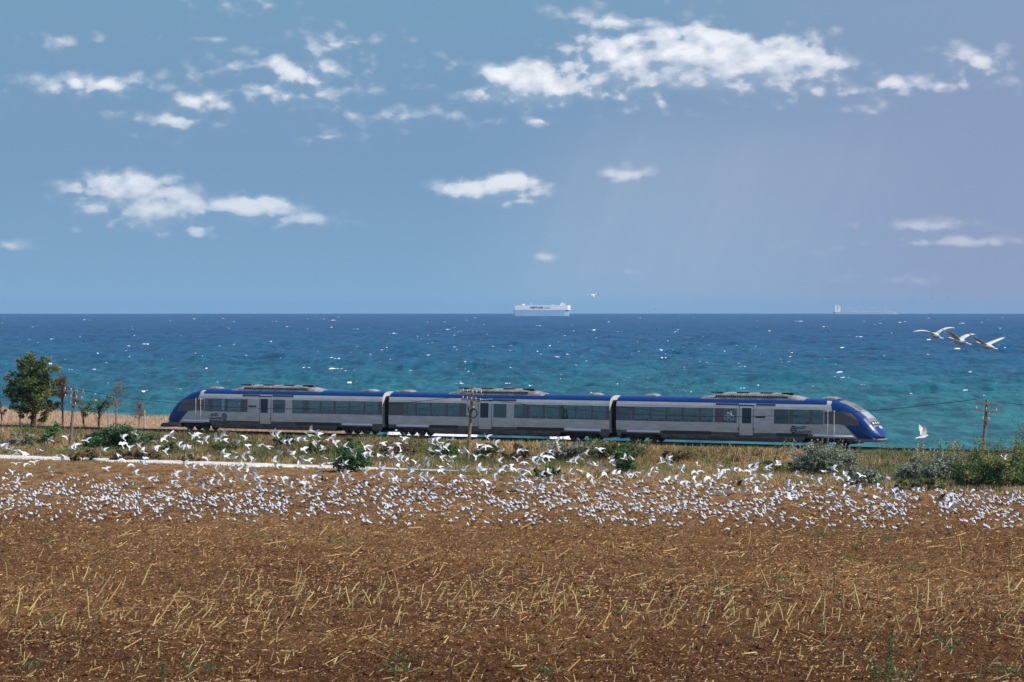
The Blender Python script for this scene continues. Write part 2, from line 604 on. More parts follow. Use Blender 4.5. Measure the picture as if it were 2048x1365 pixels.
us = np.arange(-170, 215, 0.8)
vv = np.concatenate([np.arange(-420, -80, 12.0), np.arange(-80, 0, 1.0), np.arange(0, 23.6, 0.4), [24.5]])
gu, gv = np.meshgrid(us, vv, indexing='ij')
gz = land_z(gu, gv)
gz = np.where(gv > 23.4, -0.35, gz)
gz = np.where((gv > 20) & (gv <= 23.4), gz - 0.04, gz)
LX = A[0] + gu * T[0] + gv * NV[0]
LY = A[1] + gu * T[1] + gv * NV[1]
# the beach slips below the sea east of the surf
land = MB().grid(np.stack([LX, LY, gz], -1)[:, ::-1]).build('bank_terrain', m_land, smooth=True)
tag(land, 'dry weedy railway bank and grassy cliff top above the sea', 'bank', kind='structure')

# stubble field
m_field = bpy.data.materials.new('stubble_soil')
m_field.use_nodes = True
n = Nodes(m_field.node_tree)
pos = n.n('ShaderNodeNewGeometry').outputs['Position']
b = n.n('ShaderNodeBsdfPrincipled')
b.inputs['Roughness'].default_value = 0.95
b.inputs['Specular IOR Level'].default_value = 0.08
big = n.noise(pos, 0.035, 4, 0.6)
c = n.mix(n.step(big, 0.35, 0.65), (0.108, 0.047, 0.019), (0.178, 0.088, 0.033))
c = n.mix(n.step(n.noise(pos, 1.3, 5, 0.65), 0.35, 0.7), n.mix(1.0, c, (0.62, 0.58, 0.56), 'MULTIPLY'), n.mix(1.0, c, (1.28, 1.3, 1.3), 'MULTIPLY'))
c = n.mix(n.step(n.noise(pos, 3.2, 4, 0.7), 0.54, 0.68, 0, 0.75), c, (0.028, 0.014, 0.009))
c = n.mix(n.step(n.noise(pos, 7.0, 3, 0.6), 0.55, 0.64, 0, 0.8), c, (0.37, 0.225, 0.085))
c = n.mix(n.step(n.noise(pos, 0.22, 5, 0.7), 0.66, 0.74, 0, 0.5), c, (0.07, 0.085, 0.03))
# the near end of the field is darker in colour, with a ragged limit
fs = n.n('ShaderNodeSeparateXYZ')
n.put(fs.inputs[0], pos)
ragged_y = n.m('MULTIPLY_ADD', n.m('SUBTRACT', big, .5), 60.0, fs.outputs[1])
chaff = n.m('MULTIPLY', n.step(ragged_y, 185, 245), n.step(n.noise(n.vm('MULTIPLY', pos, (1, .35, 1)), 0.9, 5, 0.7), .38, .62))
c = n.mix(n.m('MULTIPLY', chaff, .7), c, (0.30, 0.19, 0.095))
c = n.mix(n.step(ragged_y, 122, 162), n.mix(1.0, c, (.66, .62, .60), 'MULTIPLY'), c)
n.put(b.inputs['Base Color'], c)
bp = n.n('ShaderNodeBump')
bp.inputs['Distance'].default_value = 0.12
n.put(bp.inputs['Height'], n.noise(pos, 5.0, 6, 0.72))
n.put(b.inputs['Normal'], bp.outputs[0])
o = n.n('ShaderNodeOutputMaterial')
n.put(o.inputs[0], b.outputs[0])


def field_z(x, y):
    u, v = uv_of(x, y)
    z = 0.22 * (fbm(x / 0.55, y / 0.55, 61, 3) - .5) + 0.18 * (vnoise(x / 0.22, y / 0.22, 71) - .5) + 0.22 * (fbm(x / 4, y / 7, 81, 2) - .5)
    z += 0.05 * np.sin(v * 2 * math.pi / 3.1 + 2.5 * fbm(u / 25, v / 25, 5, 2)) * sstep(v, 25, 30)
    return z - 1.3 * (1 - sstep(v, 20.5, 23.6))


ry = [24.0]
while ry[-1] < 330:
    ry.append(ry[-1] + (4.0 if ry[-1] < 100 else max(0.17, ry[-1] * 0.0017)))
ry = np.array(ry)
ta = np.concatenate([np.linspace(-0.55, -0.185, 40)[:-1], np.linspace(-0.185, 0.185, 460), np.linspace(0.185, 0.55, 40)[1:]])
gY, gT = np.meshgrid(ry, ta, indexing='ij')
gX = gY * gT
field = MB().grid(np.stack([gX, gY, field_z(gX, gY)], -1)).build('stubble_field', m_field, smooth=True)
tag(field, 'brown ploughed field littered with straw and stubble', 'field', kind='structure')

# white chalk farm track along the foot of the bank
m_path = M('chalk_gravel', (0.66, 0.62, 0.56), 0.95, 0.1, c2=(0.80, 0.77, 0.71), var=.25, scale=.9, bump=0.06)
mb = MB()
pu = np.arange(-120, 47, 0.5)
pv = np.linspace(-1, 1, 9)
gu, gp = np.meshgrid(pu, pv, indexing='ij')
half = 2.15 + 0.9 * (vnoise(pu / 3, pu * 0, 17) - .5)
fade = 1 - sstep(pu, 26, 47)
half = half * (0.15 + 0.85 * fade) * (0.75 + 0.5 * vnoise(pu / 1.2, pu * 0, 23) * sstep(pu, 15, 30) + 0.25 * (1 - sstep(pu, 15, 30)))
gv = 20.3 + gp * half[:, None] + 0.5 * (vnoise(gu / 9, gu * 0, 29) - .5) + 0.7 * (vnoise(gu / 1.1, gp * 3, 31) - .5) + 0.5 * (vnoise(gu / 2.7, gp * 1.5, 37) - .5)
gz = land_z(gu, gv) + 0.10 - 0.17 * abs(gp) ** 4
mb.grid(np.stack([A[0] + gu * T[0] + gv * NV[0], A[1] + gu * T[1] + gv * NV[1], gz], -1)[:, ::-1])
tag(mb.build('farm_track', m_path, smooth=True), 'white chalk farm track along the foot of the bank', 'track', kind='structure')

# ballast bed
m_ballast = M('ballast', (0.13, 0.085, 0.065), 0.95, 0.1, var=0.5, scale=6, bump=0.12)
mb = MB()
pu = np.arange(-150, 200, 1.0)
prof = [(3.3, -0.75), (2.5, -0.25), (1.9, -0.21), (-1.9, -0.21), (-2.5, -0.25), (-3.3, -0.75)]
V = np.array([[tw(u, v + .1 * (random.random() - .5), RZ + z + 0.05 * (random.random() - .5)) for (v, z) in prof] for u in pu])
mb.grid(V)
tag(mb.build('ballast_bed', m_ballast), 'dark brown ballast bed carrying the single railway track', 'ballast', kind='structure')
m_rail = M('rusty_rail', (0.075, 0.045, 0.035), 0.6, 0.4, var=0.3)
m_sleeper = M('sleeper_concrete', (0.17, 0.15, 0.13), 0.9, 0.1, var=0.3)
trk = empty('railway_track', tw(0, 0, RZ), math.atan2(T[1], T[0]))
tag(trk, 'single railway track running along the top of the bank', 'railway track')
for s in (-1, 1):
    mb = MB()
    prof = np.array([(-.07, -.17), (.07, -.17), (.07, -.15), (.012, -.13), (.012, -.05), (.036, -.035), (.036, 0), (-.036, 0), (-.036, -.035), (-.012, -.05), (-.012, -.13), (-.07, -.15), (-.07, -.17)])
    V = np.array([[(u, s * .7525 + p[0], p[1]) for p in prof] for u in (-140.0, 190.0)])
    mb.grid(V)
    mb.build('rail', m_rail, trk)
mb = MB()
for k in range(540):
    mb.box((-135 + k * .6, 0, -.245), (.125, 1.3, .075))
tag(mb.build('sleepers', m_sleeper, trk), kind='stuff')

# ------------------------------------------------------------------ train
m_silver = M('silver_paint', (0.56, 0.55, 0.53), 0.38, 0.5, metal=0.1, var=0.12, scale=0.9, stretch=(1, 1, 3.5))
m_blue = M('blue_paint', (0.003, 0.036, 0.175), 0.35, 0.4, coat=0.15, var=0.08, scale=0.7)
m_band = M('window_band', (0.13, 0.125, 0.13), 0.4, 0.4)
m_dark = M('dark_underframe', (0.035, 0.033, 0.033), 0.7, 0.3, var=0.4, scale=2)
m_skirt = M('dusty_skirt', (0.125, 0.12, 0.118), 0.7, 0.3, var=0.4, scale=1.2, stretch=(1, 1, 4))
m_grille = M('grille', (0.055, 0.055, 0.06), 0.6, 0.3)
m_ledge = M('pale_ledge', (0.74, 0.76, 0.80), 0.4, 0.5)  # paler than the body paint: the sunlight its top catches is in the colour
m_rubber = M('bellows_rubber', (0.03, 0.03, 0.032), 0.8, 0.2)
m_roof = M('roof_unit', (0.26, 0.255, 0.25), 0.65, 0.25, var=0.35, scale=1.5)
m_soot = M('sooty_grille', (0.07, 0.065, 0.065), 0.8, 0.2, var=0.5, scale=4)
m_white = M('white_paint', (0.78, 0.78, 0.78), 0.4, 0.4)
m_ink = M('blue_ink', (0.010, 0.016, 0.10), 0.5, 0.3)
m_red = M('red_paint', (0.5, 0.03, 0.03), 0.5)
m_green = M('green_paint', (0.02, 0.32, 0.18), 0.5)
m_bumper = M('bumper', (0.20, 0.18, 0.17), 0.6, 0.3, var=.2)
m_front = M('front_surround', (0.21, 0.185, 0.19), 0.45, 0.4)
m_seat = M('seat_cloth', (0.06, 0.09, 0.13), 0.9, 0.1)
m_lamp = M('lamp_glass', (0.75, 0.78, 0.8), 0.15, 0.6)
m_steel = M('wheel_steel', (0.12, 0.10, 0.09), 0.5, 0.4)
m_door = M('door_paint', (0.58, 0.57, 0.55), 0.35, 0.5, metal=0.1)


def glass(name, tintc, refl=0.12, dark=None):
    m = bpy.data.materials.new(name)
    m.use_nodes = True
    n = Nodes(m.node_tree)
    tr = n.n('ShaderNodeBsdfTransparent')
    tr.inputs[0].default_value = (*tintc, 1)
    gl = n.n('ShaderNodeBsdfGlossy')
    gl.inputs['Roughness'].default_value = 0.03
    fr = n.n('ShaderNodeFresnel')
    fr.inputs[0].default_value = 1.5
    mx = n.n('ShaderNodeMixShader')
    n.put(mx.inputs[0], n.m('MULTIPLY_ADD', fr.outputs[0], 1.2, refl, clamp=True))
    n.put(mx.inputs[1], tr.outputs[0])
    n.put(mx.inputs[2], gl.outputs[0])
    o = n.n('ShaderNodeOutputMaterial')
    n.put(o.inputs[0], mx.outputs[0])
    return m


m_glass = glass('coach_glass', (0.66, 0.64, 0.61), 0.05)
m_dglass = M('dark_glass', (0.018, 0.022, 0.030), 0.08, 0.6)
m_screen = M('windscreen_glass', (0.36, 0.44, 0.46), 0.06, 0.9, coat=0.6)  # pale base colour stands in for bright sky reflected in the glass

# half section of the body: half width, height above the rail
PROF = np.array([(1.36, .80), (1.41, 1.1), (1.445, 1.5), (1.45, 1.95), (1.42, 2.6), (1.40, 3.22), (1.36, 3.45), (1.29, 3.68), (1.20, 3.84), (1.03, 3.98), (.8, 4.08), (.5, 4.15), (.25, 4.175), (0, 4.18)])
WZ0, WZ1 = 1.95, 3.22
NOSE = 5.2
ND = np.array([(0, .98, .70), (.06, 1.10, .76), (.2, 1.32, .84), (.4, 1.62, .90), (.75, 2.08, .94), (1.3, 2.68, .97), (1.95, 3.17, .985), (2.6, 3.57, .995), (3.2, 3.84, 1), (3.9, 4.05, 1), (4.6, 4.15, 1), (5.2, 4.18, 1)])


def nose_section(d):
    zt = np.interp(d, ND[:, 0], ND[:, 1])
    w = np.interp(d, ND[:, 0], ND[:, 2])
    return zt, w


def body_y(z):
    return np.interp(z, PROF[:, 1], PROF[:, 0])


train = empty('passenger_train', tw(0, 0, RZ), math.atan2(T[1], T[0]))
tag(train, 'three-coach silver passenger train with blue roof edge and blue sloping noses', 'train')


def zx(origin, scale):
    return lambda x: origin + x / scale


Z1, Z2, Z3, Z4 = zx(320, 4.2667), zx(760, 4.2667), zx(1200, 5.6889), zx(1480, 5.6889)
VS = 1.45


def U(px, v=VS):
    return u_at(px, v)


def spans(zf, *pairs):
    return [(U(zf(a)), U(zf(b))) for a, b in pairs]


def side_panel(mb, u0, u1, z0, z1, off, thick=0.02, side=-1, mi=0):
    """thin slab that follows the body side; side -1 is the camera's side"""
    zs = sorted({z0, z1, *[z for z in PROF[:, 1] if z0 < z < z1]})
    ys = [float(body_y(z)) for z in zs]
    outer = [(side * (y + off), z) for y, z in zip(ys, zs)]
    inner = [(side * (y + off - thick), z) for y, z in zip(ys, zs)][::-1]
    ring = outer + inner
    k = len(ring)
    V = [(u, y, z) for u in (u0, u1) for (y, z) in ring]
    mb.add(V, [(i, (i + 1) % k, k + (i + 1) % k, k + i) for i in range(k)], mi)
    h = k // 2
    Q = []
    for i in range(h - 1):
        Q += [(i, k - 1 - i, k - 2 - i, i + 1), (k + i, k + i + 1, 2 * k - 2 - i, 2 * k - 1 - i)]
    mb.add(V, Q, mi)


def text_mesh(s, size, mat, extrude=0.004):
    cu = bpy.data.curves.new('lettering', 'FONT')
    cu.body = s
    cu.size = size
    cu.extrude = extrude
    cu.offset = size * .028
    cu.align_x, cu.align_y = 'CENTER', 'CENTER'
    to = bpy.data.objects.new('lettering', cu)
    col.objects.link(to)
    dg = bpy.context.evaluated_depsgraph_get()
    dg.update()
    me = bpy.data.meshes.new_from_object(to.evaluated_get(dg))
    bpy.data.objects.remove(to)
    me.materials.clear()
    me.materials.append(mat)
    return me


def coach(u0, u1, windows, bands, nose, singles):
    """u0..u1 ends of the shell; nose: -1 left end, +1 right end, 0 none"""
    ua = u0 + (NOSE if nose < 0 else 0)
    ub = u1 - (NOSE if nose > 0 else 0)
    um = (u0 + u1) / 2
    # the far side has long window runs
    fars = [(max(a, ua + .4), min(b, ub - .4)) for a, b in bands]
    st = sorted({ua, ub, *[x for w in windows for x in w if ua < x < ub], *[min(max(x, ua), ub) for w in bands for x in w], *[x for w in fars for x in w]})
    full = np.vstack([PROF, PROF[-2::-1] * (-1, 1)])
    V = np.array([[(u - um, -y, z) for (y, z) in full] for u in st])
    k = len(full) - 1
    keep = np.ones((len(st) - 1, k), bool)
    mi = np.zeros((len(st) - 1, k), int)
    for i in range(len(st) - 1):
        uc = (st[i] + st[i + 1]) / 2
        for j in range(k):
            zc = (full[j, 1] + full[j + 1, 1]) / 2
            if zc > 3.68:
                mi[i, j] = 1
            if zc < .96:
                mi[i, j] = 4
            if WZ0 < zc < WZ1:
                if any(a < uc < b for a, b in bands):
                    mi[i, j] = 2
                far = j >= len(PROF) - 1
                if any(a < uc < b for a, b in windows) or (far and any(a < uc < b for a, b in fars)):
                    keep[i, j] = False
    mb = MB().grid(V, mi, keep)
    for e, ue in ((0, ua), (1, ub)):
        if (e == 0 and nose >= 0) or (e == 1 and nose <= 0):
            c = np.array([[(ue - um + (.01 if e == 0 else -.01), -y * s, z) for s in (1, .5, 0, -.5, -1)] for (y, z) in PROF[:-1]])
            mb.grid(c if e == 0 else c[::-1], 3)
    mb.box(((ua + ub) / 2 - um, 0, .83), ((ub - ua) / 2 - .02, 1.34, .06), mi=2)           # floor
    co = mb.build('coach', [m_silver, m_blue, m_band, m_silver, m_skirt], train)
    co.location = (um, 0, 0)

    def sub(mbx, name, mats, smooth=False):
        for v in mbx.v:
            v[:, 0] -= um
        return mbx.build(name, mats, co, smooth)

    for s, runs in ((-1, windows), (1, fars)):
        for a, b in runs:
            m = MB()
            side_panel(m, a + .01, b - .01, WZ0 + .01, WZ1 - .01, -0.015, 0.008, s)
            sub(m, 'window', m_glass)
    m = MB()
    g = np.random.default_rng(int(um * 10))
    u = ua + 1.6
    while u < ub - 1.6:
        if not any(a - .3 < u < b + .3 for a, b in singles):
            for yy in (-.95, -.5, .5, .95):
                m.box((u, yy, 1.3), (.25, .21, .06)).box((u + .22, yy, 1.66), (.05, .21, .42))
        u += 1.62
    o = sub(m, 'seat_rows', m_seat)
    tag(o, kind='stuff')
    return co, sub, um


def add_panels(sub, name, mat, sp, z0, z1, off, thick=.02, side=-1):
    for a, b in sp:
        m = MB()
        side_panel(m, a, b, z0, z1, off, thick, side)
        sub(m, name, mat)


def ledges(sub, sp):
    for a, b in sp:
        m = MB()
        V = [[(u, -(float(body_y(1.10)) + .004), 1.10), (u, -(float(body_y(1.0)) + .13), .97), (u, -(float(body_y(.9)) + .13), .91), (u, -1.30, .90)] for u in (a, a + .3, b - .3, b)]
        V = np.array(V)
        V[0, 1:3, 1] += .1
        V[3, 1:3, 1] += .1
        m.grid(V)
        sub(m, 'step_ledge', m_ledge)


def roof_dome(sub, u0, u1, hgt, hw, name='roof_hood', mat=m_roof, soot=False):
    m = MB()
    ln = u1 - u0
    ts = np.array([0, .06, .14, .24, .76, .86, .94, 1.0]) if ln > 4 else np.array([0, .12, .3, .5, .7, .88, 1.0])
    hh = np.array([0, .35, .75, 1, 1, .75, .35, 0]) if ln > 4 else np.array([.1, .6, .95, 1, .95, .6, .1])
    V = []
    for t, h in zip(ts, hh):
        y_ = np.array([-hw, -hw * .93, -hw * .72, 0, hw * .72, hw * .93, hw])
        z_ = np.array([0, .55, 1, 1.04, 1, .55, 0]) * hgt * h
        base = np.interp(abs(y_), PROF[::-1, 0], PROF[::-1, 1]) - .02
        V.append([(u0 + t * ln, y, max(4.0, bz) + z if abs(y) < hw else bz) for y, bz, z in zip(y_, base, z_)])
    m.grid(np.array(V)[::-1])
    ob = sub(m, name, mat)
    if soot:
        for k, f in enumerate((.16, .40, .62, .82)):
            m = MB().box((u0 + ln * f, -.1, 4.16 + hgt * 1.0), (ln * .055, hw * .5, .05))
            sub(m, 'exhaust_cowl', m_soot)
        m = MB()
        for f in np.linspace(.17, .83, 34):
            m.box((u0 + ln * f, -hw * .9, 4.08 + hgt * .42), (ln * .0065, .05, hgt * .22))
        tag(sub(m, 'side_louvres', m_soot), kind='stuff')
    return ob


def bogie(sub, uc):
    m = MB()
    for s in (-1, 1):
        m.box((uc, s * 1.05, .52), (1.55, .08, .11)).box((uc, s * 1.05, .66), (.5, .12, .2))
        for w in (-1.0, 1.0):
            m.box((uc + w, s * 1.07, .46), (.2, .12, .17))
    m.box((uc, 0, .55), (.3, 1.0, .12))
    m.box((uc, 0, .72), (1.9, 1.15, .10))
    sub(m, 'bogie_frame', m_dark)
    for w in (-1.0, 1.0):
        for s in (-1, 1):
            m = MB().tube([(uc + w, s * .68, .43), (uc + w, s * .80, .43)], [.43, .43], 20)
            m.tube([(uc + w, s * .80, .43), (uc + w, s * .98, .43)], [.1, .1], 8)
            sub(m, 'wheel', m_steel)


def skirts(sub, u0, u1, bogs):
    cuts = [u0] + [x for b in bogs for x in (b - 2.0, b + 2.0)] + [u1]
    for i in range(0, len(cuts), 2):
        a, b = cuts[i], cuts[i + 1]
        if b - a < .4:
            continue
        for s in (-1, 1):
            prof = [(1.36, .80), (1.335, .62), (1.22, .36), (1.1, .30)]
            V = np.array([[(u, s * y, z) for (y, z) in prof] for u in (a, a + .001, b - .001, b)])
            V[0, 2:, 0] += .25
            V[1, 2:, 0] += .25
            V[2, 2:, 0] -= .25
            V[3, 2:, 0] -= .25
            m = MB().grid(V if s < 0 else V[::-1])
            sub(m, 'skirt_panel', m_skirt)
        m = MB().box(((a + b) / 2, 0, .52), ((b - a) / 2 - .3, 1.05, .22))
        sub(m, 'equipment_box', m_dark)


def rivet_ring(uc, z, r, k=20):
    return [(uc + r * math.cos(t), 0, z + r * math.sin(t)) for t in np.linspace(0, 2 * math.pi, k)]


def logo(sub, co, um, ug, ut, flip):
    """round blue globe mark beside two lines of blue lettering"""
    z = 1.46
    y = -(float(body_y(z)) + .012)
    m = MB()
    ring = np.array([(ug + .3 * math.cos(t), y, z + .34 * math.sin(t)) for t in np.linspace(0, 2 * math.pi, 25)[:-1]])
    m.add(np.vstack([ring, [(ug, y, z)]]), [(24, i, (i + 1) % 24) for i in range(24)])
    for dz, w in ((.12, .22), (-.05, .28), (-.2, .2)):
        pts = [(ug - w * .9 + t * w * 1.8, y - .006, z + dz + .07 * math.sin(t * 3)) for t in np.linspace(0, 1, 9)]
        V = np.array([[p, (p[0], p[1], p[2] - .055)] for p in pts])
        m.grid(V, 1)
    sub(m, 'globe_emblem', [m_ink, m_silver])
    for s, dz, sz in (('REGIO', .15, .31), ('CALATORI', -.19, .31)):
        me = text_mesh(s, sz, m_ink)
        o = bpy.data.objects.new('lettering', me)
        col.objects.link(o)
        o.parent = co
        o.rotation_euler = (R(90), 0, 0)
        o.location = (ut - um + (-.12 if s == 'REGIO' and not flip else (-.25 if s == 'REGIO' else 0)), y, z + dz)
    pts = [(ut - .2 + t * 1.15, y, z + .34 - .30 * t ** 2) for t in np.linspace(0, 1, 12)] if flip else [(ut - .85 + t * 1.15, y, z + .34 - .30 * (1 - t) ** 2) for t in np.linspace(0, 1, 12)]
    V = np.array([[p, (p[0], p[1], p[2] - .04)] for p in pts])
    sub(MB().grid(V), 'emblem_arc', m_ink)


# polygons of the right nose in photo pixels -> (distance from tip, height)
UT = u_at(1770, 0)


def npoly(pts, v=1.40):
    r = []
    for x, y in pts:
        px, py = 1480 + x / 5.6889, 760 + y / 5.6889
        u = u_at(px, v)
        r.append((UT - u, CZ - (py - HY) / F * tw(u, v, 0)[1] - RZ))
    return np.array(r)


def inside(P_, x, y):
    res = np.zeros(x.shape, bool)
    j = len(P_) - 1
    for i in range(len(P_)):
        c = ((P_[i, 1] > y) != (P_[j, 1] > y)) & (x < (P_[j, 0] - P_[i, 0]) * (y - P_[i, 1]) / (P_[j, 1] - P_[i, 1] + 1e-12) + P_[i, 0])
        res ^= c
        j = i
    return res


BLUE = npoly([(1018, 180), (1110, 180), (2600, 180), (2600, 900), (1335, 672), (1195, 520), (1365, 520), (1345, 480), (1310, 430), (1280, 400), (1245, 378), (1200, 365), (1055, 362), (1030, 300)])
CABW = npoly([(960, 362), (1200, 365), (1245, 378), (1280, 400), (1310, 430), (1345, 480), (1365, 520), (1195, 520), (1150, 512), (960, 500)])
STRIPE = npoly([(965, 170), (1018, 180), (1030, 300), (1055, 362), (1020, 362), (985, 300), (970, 240)])


def nose(sub, tip, sgn):
    """sgn +1: nose points along +u"""
    pf = [PROF[0]]
    for a, b in zip(PROF[:-1], PROF[1:]):
        k = max(1, int(np.hypot(*(b - a)) / .06))
        pf += [a + (b - a) * t for t in np.linspace(0, 1, k + 1)[1:]]
    pf = np.array(pf)
    half = len(pf)
    full = np.vstack([pf, pf[-2::-1] * (-1, 1)])
    ds = np.concatenate([np.linspace(0, .3, 8)[:-1], np.arange(.3, NOSE, .075), [NOSE]])
    V = np.zeros((len(ds), len(full), 3))
    for i, d in enumerate(ds):
        zt, w = nose_section(d)
        zz = .80 + (full[:, 1] - .80) * (zt - .80) / 3.38
        # plan of the front is rounded: the sides run back a little
        back = .55 * (abs(full[:, 0]) / 1.45) ** 3 * (1 - d / NOSE)
        V[i, :, 0] = tip - sgn * (d + back)
        V[i, :, 1] = -full[:, 0] * w
        V[i, :, 2] = zz
    C = (V[:-1, :-1] + V[1:, :-1] + V[:-1, 1:] + V[1:, 1:]) / 4
    D = (tip - C[..., 0]) * sgn
    Zc = C[..., 2]
    pc = (abs(full[:-1, 0]) + abs(full[1:, 0])) / 2
    PC = np.broadcast_to(pc, D.shape)
    pz = np.broadcast_to((full[:-1, 1] + full[1:, 1]) / 2, D.shape)
    mi = np.zeros(D.shape, int)
    mi[pz > 3.68] = 1
    mi[inside(BLUE, D, Zc)] = 1
    mi[inside(STRIPE, D, Zc) & (PC > .9)] = 0
    mi[(pz > 3.68) & (D < 3.6)] = 1
    mi[inside(CABW, D, Zc) & (pz < 3.7)] = 2
    mi[(PC < .86) & (pz > 3.9) & (D > .62) & (D < 3.9)] = 3
    if sgn > 0:
        V = V[::-1]
        mi = mi[::-1]
    mb = MB().grid(V if sgn > 0 else V, mi)
    ring = V[-1] if sgn > 0 else V[0]
    mb.add(np.vstack([ring, [(tip, 0, .85)]]), [(len(ring), i, i + 1) for i in range(len(ring) - 1)], 1)
    mb.add(np.array([(tip - sgn * .3, -1, .8), (tip - sgn * .3, 1, .8), (tip - sgn * NOSE, 1.35, .8), (tip - sgn * NOSE, -1.35, .8)]), [(0, 1, 2, 3)], 4)
    sub(mb, 'cab_nose', [m_silver, m_blue, m_band, m_front, m_dark], smooth=False)

    def patch(name, mat, d0, d1, hw, off, y0=None):
        pd = np.linspace(d0, d1, 12)
        py_ = np.linspace(-hw if y0 is None else y0, hw, 9)
        W = np.zeros((12, 9, 3))
        for i, d in enumerate(pd):
            zt, w = nose_section(d)
            z_ = np.interp(abs(py_) / w, PROF[::-1, 0], PROF[::-1, 1])
            zz = .80 + (z_ - .80) * (zt - .80) / 3.38
            back = .55 * (abs(py_) / w / 1.45) ** 3 * (1 - d / NOSE)
            W[i, :, 0] = tip - sgn * (d + back) + sgn * off * .7
            W[i, :, 1] = py_
            W[i, :, 2] = zz + off * .7
        m = MB().grid(W if sgn < 0 else W[::-1])
        m.grid((W - np.array((sgn * .02, 0, .02)))[::-1] if sgn < 0 else (W - np.array((sgn * .02, 0, .02))))
        sub(m, name, mat, smooth=True)

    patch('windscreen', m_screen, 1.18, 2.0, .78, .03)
    patch('destination_display', m_band, 2.15, 2.75, .5, .02)
    patch('front_panel', m_soot, .66, .95, .80, .02)
    for y in (-.62, -.22, .22, .62):
        patch('headlight', m_lamp, .74, .86, y + .09, .04, y - .09)
    m = MB()
    p0, p1 = nose_section(1.2)[0], nose_section(1.85)[0]
    m.tube([(tip - sgn * 1.2 + sgn * .08, .25, p0 + .10), (tip - sgn * 1.85 + sgn * .08, .5, p1 + .10)], .02, 5)
    sub(m, 'wiper', m_dark)
    # bumper skirt under the nose
    ring = []
    for zi, (z, ins) in enumerate(((.80, 0), (.70, -.05), (.50, .10), (.34, .75))):
        pts = []
        for t in np.linspace(-1, 1, 17):
            yy = t * (1.36 - (.12 if zi == 3 else 0))
            dd = .02 + 1.55 * abs(t) ** 4 + ins
            pts.append((tip - sgn * dd, yy, z))
        pts = [(tip - sgn * 2.3, pts[0][1], z)] + pts + [(tip - sgn * 2.3, pts[-1][1], z)]
        ring.append(pts)
    V = np.array(ring)
    mb = MB().grid(V if sgn > 0 else V[::-1])
    mb.add(V[3], [tuple(range(len(V[3])))])
    mb.add(V[0] + np.array((0, 0, .005)), [tuple(range(len(V[0])))])
    sub(mb, 'bumper_skirt', m_bumper)
    # cab door handrails
    for dd in (4.15, 4.75):
        m = MB()
        u = tip - sgn * dd
        m.tube([(u, -1.47, 1.0), (u, -1.50, 1.1), (u, -1.49, 3.1), (u, -1.43, 3.2)], .022, 5)
        sub(m, 'handrail', m_white)
    for dd in (4.2, 4.7):
        m = MB()
        side_panel(m, tip - sgn * dd - .012, tip - sgn * dd + .012, .9, 1.9, .004, .01)
        sub(m, 'door_seam', m_dark)


# coach 1 (left)
U0 = U(342, 0)
E1 = U(764.0)
S2, E2 = U(777.0), U(1218.5)
S3 = U(1232.0)
w1 = spans(Z1, (318, 412), (443, 550), (577, 685), (965, 1062), (1134, 1235), (1250, 1360), (1375, 1482), (1497, 1607), (1622, 1735), (1752, 1862))
b1 = [(U(Z1(180)), U(Z1(745))), *spans(Z1, (962, 1066)), (U(Z1(1128)), E1)]
w2 = spans(Z2, (187, 298), (313, 425), (440, 557), (575, 675), (970, 1075), (1147, 1250), (1268, 1388), (1405, 1525), (1540, 1662), (1675, 1800), (1815, 1932))
b2 = [(S2, U(Z2(735))), *spans(Z2, (967, 1078)), (U(Z2(1143)), E2)]
w3 = spans(Z3, (213, 365), (397, 555), (583, 742), (770, 925), (957, 1120), (1145, 1285), (1405, 1550)) + spans(Z4, (392, 560), (605, 780), (820, 992))
b3 = [(S3, U(Z3(1290))), *spans(Z3, (1300, 1555)), (U(Z4(386)), UT)]
DOORS = {1: (Z1, (850, 945), (857, 920)), 2: (Z2, (838, 950), (855, 925)), 3: (Z3, (1582, 1740), (1615, 1720))}

